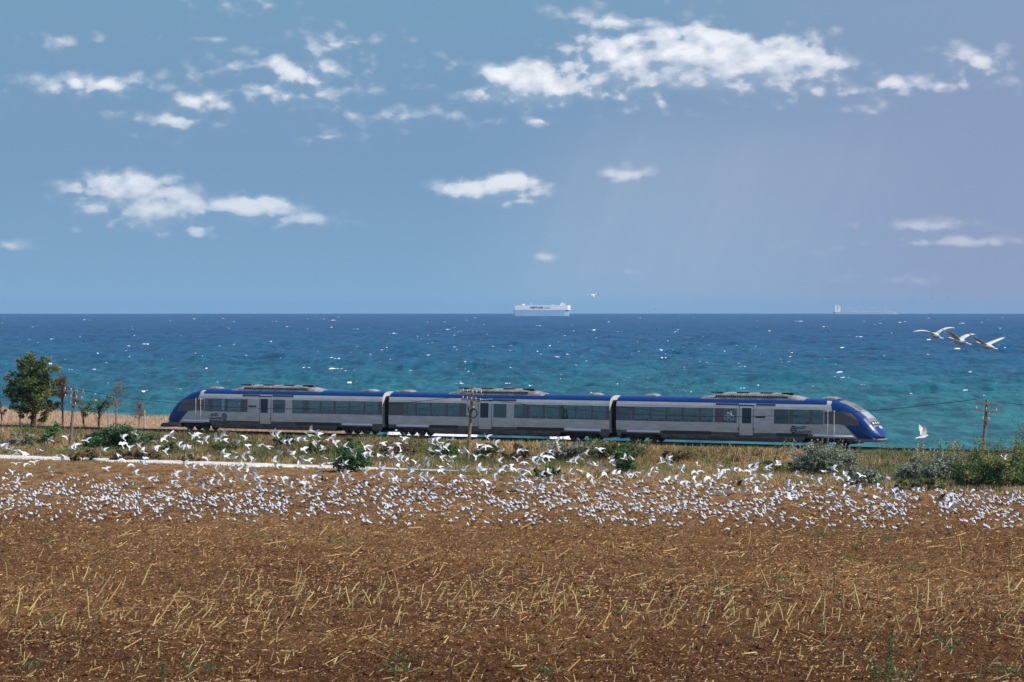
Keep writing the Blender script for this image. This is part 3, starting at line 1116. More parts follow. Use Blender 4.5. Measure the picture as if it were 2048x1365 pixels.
for num, (ua, ub, w, bd, ns) in {1: (U0, E1, w1, b1, -1), 2: (S2, E2, w2, b2, 0), 3: (S3, UT, w3, b3, 1)}.items():
    zf, dr, dw = DOORS[num]
    d0, d1 = U(zf(dr[0])), U(zf(dr[1]))
    co, sub, um = coach(ua, ub, w, bd, ns, [(d0, d1)])
    add_panels(sub, 'door_seal', m_dark, [(d0 - .03, d1 + .03)], .82, 3.5, .004)
    add_panels(sub, 'door', m_door, [(d0 + .02, d1 - .02)], .86, 3.44, .016)
    add_panels(sub, 'door_window', m_dglass, [(U(zf(dw[0])), U(zf(dw[1])))], 1.92, 3.28, .022, .01)
    add_panels(sub, 'door_gutter', m_grille, [(d0 - .06, d1 + .06)], 3.51, 3.57, .03, .03)
    if num == 1:
        add_panels(sub, 'roof_louvre', m_grille, spans(Z1, (700, 850), (955, 1135)), 3.50, 3.66, .012)
        add_panels(sub, 'vent_panel', m_band, spans(Z1, (693, 742)), 2.0, 3.2, .012)
        add_panels(sub, 'skirt_grille', m_grille, spans(Z1, (1150, 1535)), .84, 1.12, .012)
        ledges(sub, spans(Z1, (185, 420), (1548, 1812)))
        add_panels(sub, 'number_slot', m_dark, spans(Z1, (752, 820)), 2.46, 2.60, .012)
        bg_ = [U(Z1(330), 0.7), U(Z1(1690), 0.7)]
        for a, b in spans(Z1, (400, 505), (1720, 1845)):
            roof_dome(sub, a - .65, b - .65, .19, .55, 'roof_pod')
        a, b = spans(Z1, (610, 1410))[0]
        roof_dome(sub, a - .65, b - .65, .44, .95, soot=True)
        logo(sub, co, um, U(Z1(549)), U(Z1(474)), False)
        m = MB()
        side_panel(m, d1 - .1, d1 - .03, 1.25, 1.45, .03, .02)
        sub(m, 'door_button', m_red)
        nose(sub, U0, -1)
    elif num == 2:
        add_panels(sub, 'roof_louvre', m_grille, spans(Z2, (692, 850), (955, 1158)), 3.50, 3.66, .012)
        add_panels(sub, 'vent_panel', m_band, spans(Z2, (683, 733)), 2.0, 3.2, .012)
        add_panels(sub, 'skirt_grille', m_grille, spans(Z2, (430, 662), (1168, 1568)), .84, 1.14, .012)
        ledges(sub, spans(Z2, (138, 415), (1570, 1882)))
        bg_ = [U(Z2(285), 0.7), U(Z2(1735), 0.7)]
        for a, b in spans(Z2, (155, 278), (1768, 1892)):
            roof_dome(sub, a - .65, b - .65, .19, .55, 'roof_pod')
        a, b = spans(Z2, (590, 1430))[0]
        roof_dome(sub, a - .65, b - .65, .44, .95, soot=True)
    else:
        add_panels(sub, 'roof_louvre', m_grille, spans(Z3, (1312, 1575), (1770, 1990)), 3.50, 3.66, .012)
        add_panels(sub, 'vent_panel', m_band, spans(Z3, (1303, 1398)), 2.0, 3.2, .012)
        add_panels(sub, 'skirt_grille', m_grille, [*spans(Z3, (710, 1265)), *spans(Z4, (410, 770))], .84, 1.14, .012)
        ledges(sub, [*spans(Z3, (300, 680)), *spans(Z4, (825, 1300))])
        add_panels(sub, 'number_slot', m_dark, spans(Z4, (175, 285)), 2.42, 2.56, .012)
        bg_ = [U(Z3(500), 0.7), U(Z4(1010), 0.7)]
        for a, b in [*spans(Z3, (510, 665)), *spans(Z4, (945, 1130))]:
            roof_dome(sub, a - .65, b - .65, .21, .55, 'roof_pod')
        roof_dome(sub, U(Z3(1165)) - .65, U(Z4(790)) - .65, .44, .95, soot=True)
        logo(sub, co, um, U(Z4(608)), U(Z4(725)), True)
        for nm, mt, x in (('door_button', m_red, Z3(1570)), ('door_button', m_green, Z3(1750))):
            m = MB()
            uu = U(x)
            side_panel(m, uu - .05, uu + .05, 1.28, 1.5, .03, .02)
            sub(m, nm, mt)
        # white bicycle pictogram on the single window
        uc, zc = U(Z3(1470)), 2.42
        yb = -(float(body_y(2.5)) + .01)
        m = MB()
        for dx in (-.27, .27):
            m.tube([(uc + dx + .2 * math.cos(t), yb, zc + .2 * math.sin(t)) for t in np.linspace(0, 2 * math.pi, 14)], .02, 4)
        for pts in ([(-.27, 0), (-.12, .34), (.17, .36), (.27, 0)], [(-.12, .34), (0, 0), (.17, .36)], [(-.27, 0), (0, 0)], [(-.2, .42), (-.06, .42)], [(.17, .36), (.14, .5), (.24, .5)]):
            m.tube([(uc + x, yb, zc + z) for x, z in pts], .022, 4)
        sub(m, 'bicycle_pictogram', m_white)
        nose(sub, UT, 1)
        me = text_mesh('CFR', .34, m_white)
        o = bpy.data.objects.new('lettering', me)
        col.objects.link(o)
        o.parent = co
        zt = nose_section(.46)[0]
        o.location = (UT - um - .46 + .06, 0.0, zt + .06)
        o.rotation_euler = (R(50), 0, R(90))
    for b_ in bg_:
        bogie(sub, b_)
    s0 = ua + (2.3 if ns < 0 else 0.05)
    s1 = ub - (2.3 if ns > 0 else 0.05)
    skirts(sub, s0, s1, bg_)

for a, b in ((E1, S2), (E2, S3)):
    m = MB()
    V = []
    for k, t in enumerate(np.linspace(0, 1, 15)):
        s = 1.0 if k % 2 else .93
        V.append([(a + (b - a) * t, y * s, z * s + (1 - s) * 2.3) for y, z in ((-.95, .9), (-1.02, 1.6), (-1.02, 3.4), (-.8, 3.75), (.8, 3.75), (1.02, 3.4), (1.02, 1.6), (.95, .9), (-.95, .9))])
    m.grid(np.array(V)[::-1])
    m.box(((a + b) / 2, 0, .7), ((b - a) / 2, .3, .12))
    m.build('gangway_bellows', m_rubber, train)
m = MB().box((U0 - .35, 0, .42), (.5, .55, .14)).box((U0 - .75, 0, .46), (.18, .25, .2))
m.build('coupler_cover', m_blue, train)

# ------------------------------------------------------------------ utility poles and wires
m_pole = M('weathered_wood', (0.22, 0.165, 0.125), 0.85, 0.15, var=0.35, scale=3, stretch=(3, 3, .5), bump=0.01)
m_arm = M('grey_wood', (0.34, 0.26, 0.20), 0.85, 0.15, var=0.3, scale=4)
m_insul = M('porcelain', (0.62, 0.66, 0.66), 0.2, 0.6)
m_wire = M('black_cable', (0.02, 0.02, 0.02), 0.6, 0.3)


def utility_pole(pxb, pyb, pxt, pyt, label, arms, coil=False):
    u, v = on_land(pxb, pyb)
    z0 = float(land_z(u, v))
    b = tw(u, v, z0)
    t = at(pxt, pyt, b[1] + .1)
    root = empty('utility_pole', b)
    tag(root, label, 'utility pole', 'telegraph poles along the railway bank')
    ax = t - b
    h = float(np.linalg.norm(ax))
    m = MB().tube([(0, 0, -.5), *(ax * np.array((1, 1, 1)) * f for f in (.02, .5, 1))], [.17, .165, .14, .11], 8)
    m.build('pole', m_pole, root)
    # the arms stand across the line of poles, a little askew
    d = np.array((.90, -.30, -.10))
    d /= np.linalg.norm(d)
    ends = []
    for (dn, ln, ins) in arms:
        c = ax * (1 - dn / h) + np.array((0, -.16, 0))
        m = MB()
        rot = Matrix.Rotation(math.atan2(d[1], d[0]), 4, 'Z') @ Matrix.Rotation(-math.asin(d[2]), 4, 'Y')
        m.box(c, (ln, .05, .065), rot)
        am = m.build('crossarm', m_arm, root)
        for k in range(ins):
            s = (-1 + 2 * (k + .15) / (ins - .7)) * .93 * ln
            p = c + d * s + np.array((0, 0, .06))
            m = MB().tube([p, p + (0, 0, .10), p + (0, 0, .11), p + (0, 0, .22), p + (0, 0, .26)], [.015, .015, .05, .045, .02], 7)
            m.build('insulator', m_insul, am)
        for s in (-1, 1):
            m = MB().tube([c + d * s * ln * .5 + (0, -.02, -.06), c + (0, -.02, -.6)], .018, 5)
            m.build('brace', m_arm, root)
        ends.append((b + c - d * ln * .9 + (0, 0, .3), b + c + d * ln * .9 + (0, 0, .3), b + c + (0, 0, .3)))
    if coil:
        m = MB()
        c = ax * (1 - 2.25 / h) + np.array((.22, -.2, 0))
        for k in range(5):
            r_ = .40 - .02 * (k % 3)
            m.tube([c + np.array((r_ * .85 * math.cos(t_) + .01 * k, -.03 * k, r_ * 1.1 * math.sin(t_))) for t_ in np.linspace(0, 2 * math.pi, 22)], .035, 5)
        m.build('cable_coil', m_wire, root)
        m = MB().box(ax * (1 - 2.5 / h) + np.array((-.3, -.2, 0)), (.28, .1, .05)).box(ax * (1 - 1.9 / h) + np.array((-.25, -.2, .05)), (.05, .07, .3))
        m.build('cable_bracket', m_dark, root)
    return ends, root


p1, _ = utility_pole(140, 899, 149.5, 775, 'brown utility pole with two crossarms beside the big leafy tree', [(.45, 1.15, 4), (1.1, 1.05, 4), (1.75, .35, 2)])
p2, _ = utility_pole(935, 927, 945, 777, 'leaning utility pole with a coil of black cable before the middle coach', [(.45, 1.0, 5), (1.1, .95, 5), (1.9, .35, 2)], True)
p3, _ = utility_pole(1966, 905, 1974, 800, 'brown utility pole with bare crossarms rising out of the right-hand bushes', [(.35, 1.0, 0), (.95, 1.05, 3), (1.75, .35, 2)])


def wire(a, b, sag, label, r=.022):
    ts = np.linspace(0, 1, 40)
    pts = a + (b - a) * ts[:, None]
    pts[:, 2] -= sag * 4 * ts * (1 - ts)
    c = pts[0].copy()
    o = MB().tube(pts - c, r, 5).build('overhead_wire', m_wire)
    o.location = c
    return tag(o, label, 'wire')


step_v = p2[0][0] - p1[0][0]
wire(p1[0][2], p2[1][0], 1.5, 'thin black wire sagging from the tree-side pole to the leaning middle pole')
wire(p2[1][1], p3[0][0], 1.55, 'thin black wire sagging from the middle pole past the right nose')
wire(p1[0][0] - step_v + np.array((0, 0, -.6)), p1[0][2], 1.2, 'thin black wire running off left from the pole by the tree')
wire(p3[0][1], p3[0][1] + (p3[0][1] - p2[1][1]) + np.array((0, 0, -.8)), 1.2, 'thin black wire running off right from the bush-side pole')

# ------------------------------------------------------------------ ships on the horizon
m_hull = M('white_hull', (0.86, 0.85, 0.84), 0.6, 0.3)
m_hullb = M('pale_blue_hull', (0.30, 0.45, 0.62), 0.6, 0.3)
m_deck = M('deck_grey', (0.45, 0.46, 0.47), 0.7, 0.2)
m_hullg = M('grey_hull', (0.44, 0.48, 0.56), 0.7, 0.2)
m_shipgreen = M('pale_green_paint', (0.35, 0.62, 0.45), 0.6)
m_shipblue = M('navy_lettering', (0.03, 0.05, 0.14), 0.6)


def drop(x, y):
    return SEA - (x * x + y * y) / EARTH


def plan(L, Bm, z0, z1, bow=.12, flare=0.0):
    """hull ring loft; bow at +x"""
    xs = np.array([-.5, -.49, -.3, 0, .3, .5 - bow, .5 - bow / 2, .5])
    ws = np.array([.86, .95, 1, 1, 1, .95, .62, .05])
    V = []
    for z, s in ((z0, 1 - flare), (z1, 1)):
        left = [(x * L * (s if x > .3 else 1), w * Bm / 2, z) for x, w in zip(xs, ws)]
        right = [(x * L * (s if x > .3 else 1), -w * Bm / 2, z) for x, w in zip(xs, ws)][::-1]
        V.append(left + right + [left[0]])
    m = MB().grid(np.array(V))
    m.add(np.array(V[1][:-1]), [tuple(range(16))[::-1]])
    return m


Yc = 10300.0
L1 = (1141 - 1028) / F * Yc
xc = (1084.5 - CX) / F * Yc
zs = drop(xc, Yc)
zt = CZ - (611 - HY) / F * Yc - zs
zm = CZ - (620.3 - HY) / F * Yc - zs
zl = -2.0
car = empty('car_carrier_ship', (xc, Yc, zs))
tag(car, 'white boxy car carrier ship on the horizon above the middle coach', 'ship', 'ships on the horizon')
plan(L1, 32, zl, zm, .10, .05).build('lower_hull', m_hullb, car)
plan(L1, 32.4, zm + .02, zt, .05).build('upper_hull', m_hull, car)
hz = zt - zm
MB().box((L1 * .36, 0, zt + 3.0), (L1 * .045, 14, 3.0)).box((L1 * .36, 0, zt + 6.6), (L1 * .025, 8, .7)).build('bridge', m_hull, car)
MB().box((-L1 * .33, 0, zt + 2.0), (L1 * .03, 5, 2.0)).build('funnel_base', m_hull, car)
MB().box((-L1 * .335, 0, zt + 5.6), (L1 * .014, 3, 1.6)).build('funnel', m_hullb, car)
MB().box((L1 * .2, 0, zt + 1.3), (L1 * .04, 10, 1.3)).build('deckhouse', m_deck, car)
for fx, hh in ((-.2, 9.0), (.36, 12.0), (-.355, 8.0)):
    MB().tube([(L1 * fx, 0, zt), (L1 * fx, 0, zt + hh)], .45, 5).build('mast', m_hull, car)
MB().box((-L1 * .495, -10, zm + hz * .45), (.6, 4, hz * .40)).build('stern_ramp', m_deck, car)
for s, x_, sz, mt in (('NEPTUNE', -L1 * .10, 9.5, m_shipblue), ('LINES', L1 * .085, 9.0, m_shipgreen)):
    me = text_mesh(s, sz, mt, .1)
    o = bpy.data.objects.new('lettering', me)
    col.objects.link(o)
    o.parent = car
    o.rotation_euler = (R(90), 0, 0)
    o.location = (x_, -16.5, zm + hz * .48)

Yb = 15500.0
L2 = (1798 - 1668) / F * Yb
xb = (1733 - CX) / F * Yb
zs = drop(xb, Yb)


def zb_(py):
    return CZ - (py - HY) / F * Yb - zs


bulk = empty('bulk_carrier_ship', (xb, Yb, zs))
tag(bulk, 'faint pale bulk carrier with deck cranes low on the right horizon', 'ship', 'ships on the horizon')
zd = zb_(624.0)
plan(L2, 45, -2, zd, .09, .03).build('hull', m_hullg, bulk)
MB().box((-L2 * .475, 0, (zd + zb_(611)) / 2), (L2 * .022, 16, (zb_(611) - zd) / 2)).build('accommodation_block', m_hull, bulk)
MB().box((-L2 * .425, 0, (zd + zb_(612)) / 2), (L2 * .02, 14, (zb_(612) - zd) / 2)).box((-L2 * .45, 0, zd + 8), (L2 * .012, 10, 8)).build('bridge', m_hull, bulk)
MB().box((L2 * .48, 0, zd + 4), (L2 * .02, 8, 4)).build('forecastle', m_hullg, bulk)
for fx in (-.29, -.12, .06, .27):
    m = MB().tube([(L2 * fx, 0, zd - 1), (L2 * fx, 0, zb_(611))], 1.7, 6)
    m.tube([(L2 * fx, 0, zb_(616)), (L2 * (fx + .115), 0, zb_(617))], 1.0, 5)
    m.build('deck_crane', m_hullg, bulk)
for fx in (-.2, -.03, .16, .36):
    MB().box((L2 * fx, 0, zd + 1.5), (L2 * .06, 14, 1.5)).build('hatch_cover', m_hullg, bulk)

# ------------------------------------------------------------------ vegetation
LEAF = {
    'oak': [M('leaf_deep', (0.094, 0.146, 0.048), .6, .2, translucent=.25), M('leaf_mid', (0.146, 0.200, 0.061), .6, .2, translucent=.25), M('leaf_rusty', (0.188, 0.140, 0.056), .7, .2, translucent=.25), M('leaf_olive', (0.224, 0.236, 0.083), .6, .2, translucent=.25)],
    'rust': [M('leaf_rust', (0.17, 0.09, 0.045), .7, .2, translucent=.25), M('leaf_bronze', (0.12, 0.085, 0.04), .7, .2, translucent=.25), M('leaf_tan', (0.20, 0.13, 0.07), .7, .2, translucent=.2)],
    'dark': [M('bush_dark', (0.040, 0.102, 0.042), .5, .3, translucent=.2), M('bush_green', (0.062, 0.152, 0.052), .5, .3, translucent=.2), M('bush_light', (0.108, 0.204, 0.058), .5, .3, translucent=.2)],
    'green': [M('scrub_green', (0.107, 0.169, 0.060), .6, .2, translucent=.25), M('scrub_olive', (0.179, 0.211, 0.085), .6, .2, translucent=.25), M('scrub_yellow', (0.211, 0.203, 0.073), .6, .2, translucent=.25)],
    'silver': [M('silver_leaf', (0.254, 0.281, 0.208), .6, .3, translucent=.15), M('silver_dark', (0.132, 0.160, 0.103), .6, .3, translucent=.15), M('silver_pale', (0.394, 0.415, 0.321), .6, .3, translucent=.15)],
    'brown': [M('weed_brown', (0.202, 0.140, 0.088), .8, .1, translucent=.15), M('weed_dark', (0.105, 0.096, 0.053), .8, .1, translucent=.15), M('weed_tan', (0.270, 0.196, 0.115), .8, .1, translucent=.15)],
}
m_bark = M('bark', (0.075, 0.058, 0.045), .9, .1, var=.4, scale=6, bump=.02)
m_deadwood = M('dead_wood', (0.24, 0.195, 0.165), .9, .1, var=.3, scale=6)


def leaf_quads(c, size, g, up=0.3):
    k = len(c)
    a = g.normal(size=(k, 3))
    a[:, 2] *= .7
    a /= np.linalg.norm(a, axis=1)[:, None]
    nrm = g.normal(size=(k, 3))
    nrm[:, 2] += up
    b = np.cross(a, nrm)
    b /= np.linalg.norm(b, axis=1)[:, None] + 1e-9
    w = np.cross(a, b)
    size = np.asarray(size)[:, None]
    V = np.stack([c - a * size, c + b * size * .5 + w * size * .18, c + a * size, c - b * size * .5 + w * size * .18], 1)
    return V.reshape(-1, 3), np.arange(4 * k).reshape(-1, 4)


def foliage(mb, lobes, n, size, g, nclump=None, nm=3, spread=.16, hole=0.35):
    """leaves gathered in clumps that fill the lobes unevenly"""
    vol = np.array([l[3] * l[4] * l[5] for l in lobes]) ** .75
    nclump = nclump or max(10, n // 70)
    which = g.choice(len(lobes), nclump, p=vol / vol.sum())
    L = np.array(lobes)[which]
    d = g.normal(size=(nclump, 3))
    d /= np.linalg.norm(d, axis=1)[:, None]
    r = g.random(nclump) ** .42
    cc = L[:, :3] + d * r[:, None] * L[:, 3:6]
    cs = spread * L[:, 3:6].mean(1) * g.uniform(.6, 1.5, nclump)
    idx = g.integers(0, nclump, n)
    pts = cc[idx] + g.normal(size=(n, 3)) * cs[idx][:, None] * np.array((1, 1, .75))
    mi_c = g.choice(nm, nclump, p=np.array([.5, .3, .2, .25][:nm]) / sum([.5, .3, .2, .25][:nm]))
    mi = np.where(g.random(n) < .75, mi_c[idx], g.integers(0, nm, n))
    V, Q = leaf_quads(pts, size * g.uniform(.6, 1.4, n), g)
    mb.add(V, Q, mi)
    return cc


def bush(x0, x1, yt, yb, pal, name, label, cat='bush', n=None, group=None, spiky=False, seed=0):
    g = np.random.default_rng(seed + int(x0))
    cx = (x0 + x1) / 2
    u, v = on_land(cx, yb)
    z0 = float(land_z(u, v))
    b = tw(u, v, z0)
    s = b[1] / F
    w, h = (x1 - x0) * s / 2, (yb - yt) * s
    lobes = []
    k = max(3, int(w / (h * .45)) + 2)
    for i in range(k):
        t = (i + .5) / k * 2 - 1
        hh = h * g.uniform(.72, 1.05) * (1 - .45 * t * t)
        lobes.append((t * w * .8, g.normal(0, .2 * h), hh * .5, w / k * 1.25, h * .5, hh * .5))
    n = int((1.5 + .5 * (w > 2.6)) * (n or min(5200, 260 + 420 * w * h)))
    h *= 1.08 if w > 2.2 else 1.2
    root = empty(name, b)
    tag(root, label, cat, group)
    m = MB()
    cc = foliage(m, lobes, n, .12 if pal != 'silver' else .10, g)
    if spiky:
        for q in range(int(16 + 10 * w)):
            x = g.uniform(-w, w)
            base = np.array((x, g.normal(0, .3 * h), h * .55))
            tip = base + np.array((g.normal(.1, .14), g.normal(0, .1), h * g.uniform(.25, .5)))
            t = np.linspace(0, 1, 22)[:, None]
            pts = base + (tip - base) * t + g.normal(size=(22, 3)) * .09 * (1.2 - t)
            V, Q = leaf_quads(pts, .10 * g.uniform(.7, 1.2, 22), g)
            m.add(V, Q, g.integers(0, 3))
    m.build('foliage', LEAF[pal], root)
    m = MB()
    for c in cc[g.choice(len(cc), min(len(cc), 10), replace=False)]:
        m.tube([(c[0] * .35, c[1] * .35, -.1), (c[0] * .7, c[1] * .7, c[2] * .55), tuple(c)], [.035, .025, .01], 4)
    m.build('stems', m_bark, root)
    return root


def tree(pxb, pyb, lobes_px, pal, label, name, n, trunk=.22, seed=0, lean=0, behind=True, v=None, group=None, size=.11):
    g = np.random.default_rng(seed + 77)
    if v is None:
        v = -6
    u = u_at(pxb, v)
    z0 = float(land_z(u, v))
    b = tw(u, v, z0)
    s = b[1] / F
    lobes = []
    for (x, y, rx, ry) in lobes_px:
        lobes.append(((x - pxb) * s, g.normal(0, .4), CZ - (y - HY) * s - z0, rx * s * 1.12, rx * s * .95, ry * s * 1.1))
    root = empty(name, b)
    tag(root, label, 'tree', group)
    m = MB()
    cc = foliage(m, lobes, n, size, g, nm=len(LEAF[pal]), spread=.21 if n < 3000 else .23, nclump=max(10, n // (60 if n < 3000 else 105)))
    m.build('crown', LEAF[pal], root)
    top = max(l[2] for l in lobes)
    m = MB()
    m.tube([(0, 0, -.4), (.1, 0, top * .22), (lean * .5, .1, top * .5), (lean, 0, top * 1.02)], [trunk * 1.3, trunk, trunk * .7, trunk * .2], 7)
    for c in cc[g.choice(len(cc), min(len(cc), 26), replace=False)]:
        f = g.uniform(.18, .7)
        p = np.array((lean * f, 0, max(.3, min(c[2] * .75, top * f))))
        m.tube([p, p + (c - p) * .5 + np.array((0, 0, .15)), c], [trunk * .35, trunk * .22, trunk * .06], 5)
    m.build('trunk', m_bark, root)
    return root


def bare_tree(pxb, v, top_py, spread_px, label, seed, leafpal=None, n=0, name='bare_tree'):
    g = np.random.default_rng(seed)
    u = u_at(pxb, v)
    z0 = float(land_z(u, v))
    b = tw(u, v, z0)
    s = b[1] / F
    h = CZ - (top_py - HY) * s - z0
    w = spread_px * s
    root = empty(name, b)
    tag(root, label, 'tree')
    m = MB()
    m.tube([(0, 0, -.3), (.03, 0, h * .4), (.12, 0, h * .7), (.2, 0, h)], [.10, .08, .05, .015], 6)
    tips = []
    for k in range(26):
        f = g.uniform(.38, .95)
        p = np.array((.2 * f, 0, h * f))
        d = np.array((g.normal(0, .55), g.normal(0, .4), g.uniform(.25, .9)))
        ln = w * g.uniform(.4, 1.0) * (1.25 - f * .7)
        q = p + d * ln * .6
        e = q + (d + g.normal(0, .35, 3)) * ln * .5
        m.tube([p, q, e], [.035, .022, .008], 4)
        tips += [q, e]
        for _ in range(3):
            m.tube([q, q + g.normal(0, .3, 3) * ln + np.array((0, 0, .2 * ln))], [.014, .006], 3)
    m.build('branches', m_deadwood, root)
    if n:
        t = np.array(tips)
        pts = t[g.integers(0, len(t), n)] + g.normal(0, .22, (n, 3))
        V, Q = leaf_quads(pts, .07 * g.uniform(.6, 1.3, n), g)
        mb2 = MB().add(V, Q, g.integers(0, 3, n))
        mb2.build('sparse_leaves', LEAF[leafpal], root)
    return root


big = tree(66, 850, [(60, 727, 20, 15), (40, 731, 15, 10), (84, 727, 15, 11), (104, 742, 15, 13), (28, 757, 16, 11), (62, 757, 26, 18), (94, 765, 20, 15), (22, 786, 13, 9), (48, 785, 22, 14), (80, 793, 24, 15), (112, 786, 13, 12), (30, 812, 16, 10), (62, 815, 24, 12), (96, 817, 16, 12), (50, 837, 14, 8), (80, 838, 12, 7), (14, 768, 9, 5), (118, 760, 8, 8)], 'oak', 'big bushy green tree left of the train with its crown turning brown', 'leafy_tree', 17000, .26, 1, .2, v=-5, size=.135)
tree(124, 850, [(122, 765, 12, 22), (126, 795, 12, 22), (116, 815, 12, 12), (128, 780, 8, 26)], 'rust', 'slender rusty leaved tree tucked against the right side of the big tree', 'rusty_tree', 1300, .09, 2, .1, v=-4, size=.09)
tree(196, 853, [(196, 815, 20, 16), (180, 820, 16, 16), (210, 800, 16, 14), (187, 795, 8, 10), (196, 836, 14, 8)], 'green', 'low sparse green tree between the pole and the bare tree', 'sparse_tree', 1100, .10, 3, .2, v=-4, size=.09)
tree(166, 852, [(166, 815, 12, 12), (160, 805, 9, 9), (170, 832, 10, 10)], 'oak', 'small dull green tree just right of the left utility pole', 'small_tree', 650, .07, 4, .0, v=-3.4, size=.09)
bare_tree(232, -4, 763, 26, 'thin leafless tree with a spray of pale twigs on top', 5, 'rust', 220)
bare_tree(278, -5, 802, 20, 'low half-bare tree with a few orange leaves by the left nose', 8, 'rust', 420, 'orange_leaved_tree')
tree(2, 850, [(-2, 812, 12, 12), (6, 825, 8, 8), (-10, 800, 14, 18)], 'rust', 'small rusty tree cut by the left edge of the photo', 'rusty_tree', 700, .08, 6, 0, v=-9, size=.09)
m_post = M('concrete_post', (0.36, 0.33, 0.30), .9, .1, var=.2)
for px, yt, yb, lab in ((217, 812, 851, 'pale concrete post left of the bare tree'), (289, 821, 852, 'pale concrete post right of the orange leaved tree'), (40, 829, 853, 'short pale post below the big leafy tree')):
    v = -4.5
    u = u_at(px, v)
    z0 = float(land_z(u, v))
    b = tw(u, v, z0)
    h = CZ - (yt - HY) * b[1] / F - z0
    o = MB().tube([(0, 0, -.3), (0, 0, h * .96), (0, 0, h)], [.085, .075, .04], 4).build('fence_post', m_post)
    o.location = b
    tag(o, lab, 'post', 'posts behind the track')

BUSHES = [
    (152, 314, 846, 898, 'dark', 'glossy dark green bush filling the bank beside the left nose', 0, 4800),
    (84, 122, 842, 884, 'dark', 'small pointed dark green shrub left of the first pole', 0, 900),
    (0, 84, 862, 897, 'silver', 'dusty grey-green bush on the bank under the big tree', 0, 2000),
    (664, 738, 868, 944, 'dark', 'dark green bush standing by the chalk track under the left coach', 0, 2600),
    (545, 592, 866, 894, 'dark', 'small dark bush high on the bank under the left coach', 0, 900),
    (1226, 1272, 888, 952, 'dark', 'upright dark bush below the gap between middle and right coaches', 0, 1700),
    (1064, 1122, 926, 954, 'dark', 'low bright green bush at the end of the chalk track', 0, 1100),
    (1000, 1068, 884, 926, 'brown', 'brown and dark weedy thicket right of the middle pole', 0, 1500),
    (1080, 1215, 884, 918, 'silver', 'long silver-green thicket under the right end of the middle coach', 1, 2800),
    (1190, 1300, 884, 914, 'green', 'ragged olive bush in front of the second coupling', 1, 2200),
    (940, 1002, 880, 916, 'green', 'olive weedy bush just right of the leaning pole', 0, 1300),
    (1566, 1722, 884, 950, 'silver', 'large grey-green bush below the right nose of the train', 1, 4600),
    (1690, 1768, 922, 974, 'silver', 'pale silvery shrub below and right of the large grey-green bush', 0, 1900),
    (1530, 1572, 908, 952, 'green', 'yellow-green shrub left of the large grey-green bush', 0, 900),
    (1784, 1850, 908, 964, 'silver', 'rounded silver shrub halfway between the right nose and right pole', 0, 1600),
    (1836, 1930, 896, 968, 'silver', 'tall silver-green shrub left of the right pole', 1, 2900),
    (1895, 2070, 882, 978, 'green', 'big tall green bush around the foot of the right pole', 1, 5200),
    (2026, 2110, 862, 960, 'green', 'tall green bush cut by the right edge of the photo', 1, 2600),
    (318, 376, 878, 912, 'green', 'low olive weeds on the bank under the left nose', 0, 900),
    (352, 412, 905, 925, 'brown', 'low brown weeds just above the chalk track left', 0, 700),
    (420, 520, 872, 905, 'green', 'broad olive scrub on the bank below the left coach door', 0, 1700),
    (590, 668, 872, 908, 'green', 'olive scrub left of the track-side dark bush', 0, 1300),
    (740, 850, 880, 920, 'brown', 'brownish scrub right of the track-side dark bush', 0, 1700),
    (850, 932, 878, 918, 'green', 'soft green scrub left of the leaning pole', 0, 1400),
    (1310, 1400, 890, 925, 'brown', 'dry brown weeds under the bicycle window', 0, 1100),
    (1490, 1530, 915, 948, 'green', 'small dark olive weed clump in the golden grass', 0, 700),
    (130, 200, 892, 922, 'brown', 'reddish brown weeds around the foot of the left pole', 0, 1100),
    (205, 340, 895, 922, 'brown', 'long strip of rusty weeds below the glossy dark bush', 0, 1900),
    (1775, 1900, 948, 980, 'green', 'low green weeds at the field edge below the silver shrubs', 0, 1300),
]
for i, (x0, x1, yt, yb, pal, lab, sp, n) in enumerate(BUSHES):
    bush(x0, x1, yt, yb, pal, {'dark': 'dark_bush', 'silver': 'silver_bush', 'green': 'olive_bush', 'brown': 'brown_weeds'}[pal], lab, 'bush', n, 'bushes and scrub on the railway bank', bool(sp), i)


# grass on the bank, the cliff top and the field edge
def blades(mb, x, y, z, h, w, g, mi, per=4, lean=.35):
    k = len(x)
    for _ in range(per):
        a = g.uniform(0, 2 * math.pi, k)
        bx, by = x + g.normal(0, .16, k), y + g.normal(0, .16, k)
        dx, dy = np.cos(a) * w, np.sin(a) * w * .5
        tx, ty = bx + g.normal(0.12, lean, k) * h, by + g.normal(0, lean, k) * h
        hh = h * g.uniform(.55, 1.15, k)
        V = np.stack([np.stack([bx - dx, by - dy, z - .05], -1), np.stack([bx + dx, by + dy, z - .05], -1), np.stack([tx, ty, z + hh], -1)], 1).reshape(-1, 3)
        mb.add(V, np.arange(3 * k).reshape(-1, 3), mi)


GR = [M('grass_straw', (0.590, 0.416, 0.217), .8, .15, translucent=.3), M('grass_olive', (0.217, 0.217, 0.077), .8, .15, translucent=.3), M('grass_green', (0.108, 0.173, 0.047), .8, .15, translucent=.3),
      M('weed_rust', (0.277, 0.156, 0.096), .8, .15, translucent=.2), M('grass_gold', (0.472, 0.307, 0.124), .8, .15, translucent=.3), M('grass_grey', (0.221, 0.227, 0.163), .8, .15, translucent=.2), M('weed_dark_stem', (0.113, 0.104, 0.056), .8, .15, translucent=.2)]
g = np.random.default_rng(55)
n_ = 46000
u = g.uniform(-62, 118, n_)
v = 2.7 + 21.5 * g.random(n_) ** .85
pw = (v < 18.0) | ((v < 18.9) & (g.random(n_) < .5)) | (u > 30 + 14 * g.random(n_)) | ((v > 21.7) & (g.random(n_) < .3))
u, v = u[pw], v[pw]
X, Y = A[0] + u * T[0] + v * NV[0], A[1] + u * T[1] + v * NV[1]
px = CX + F * X / Y
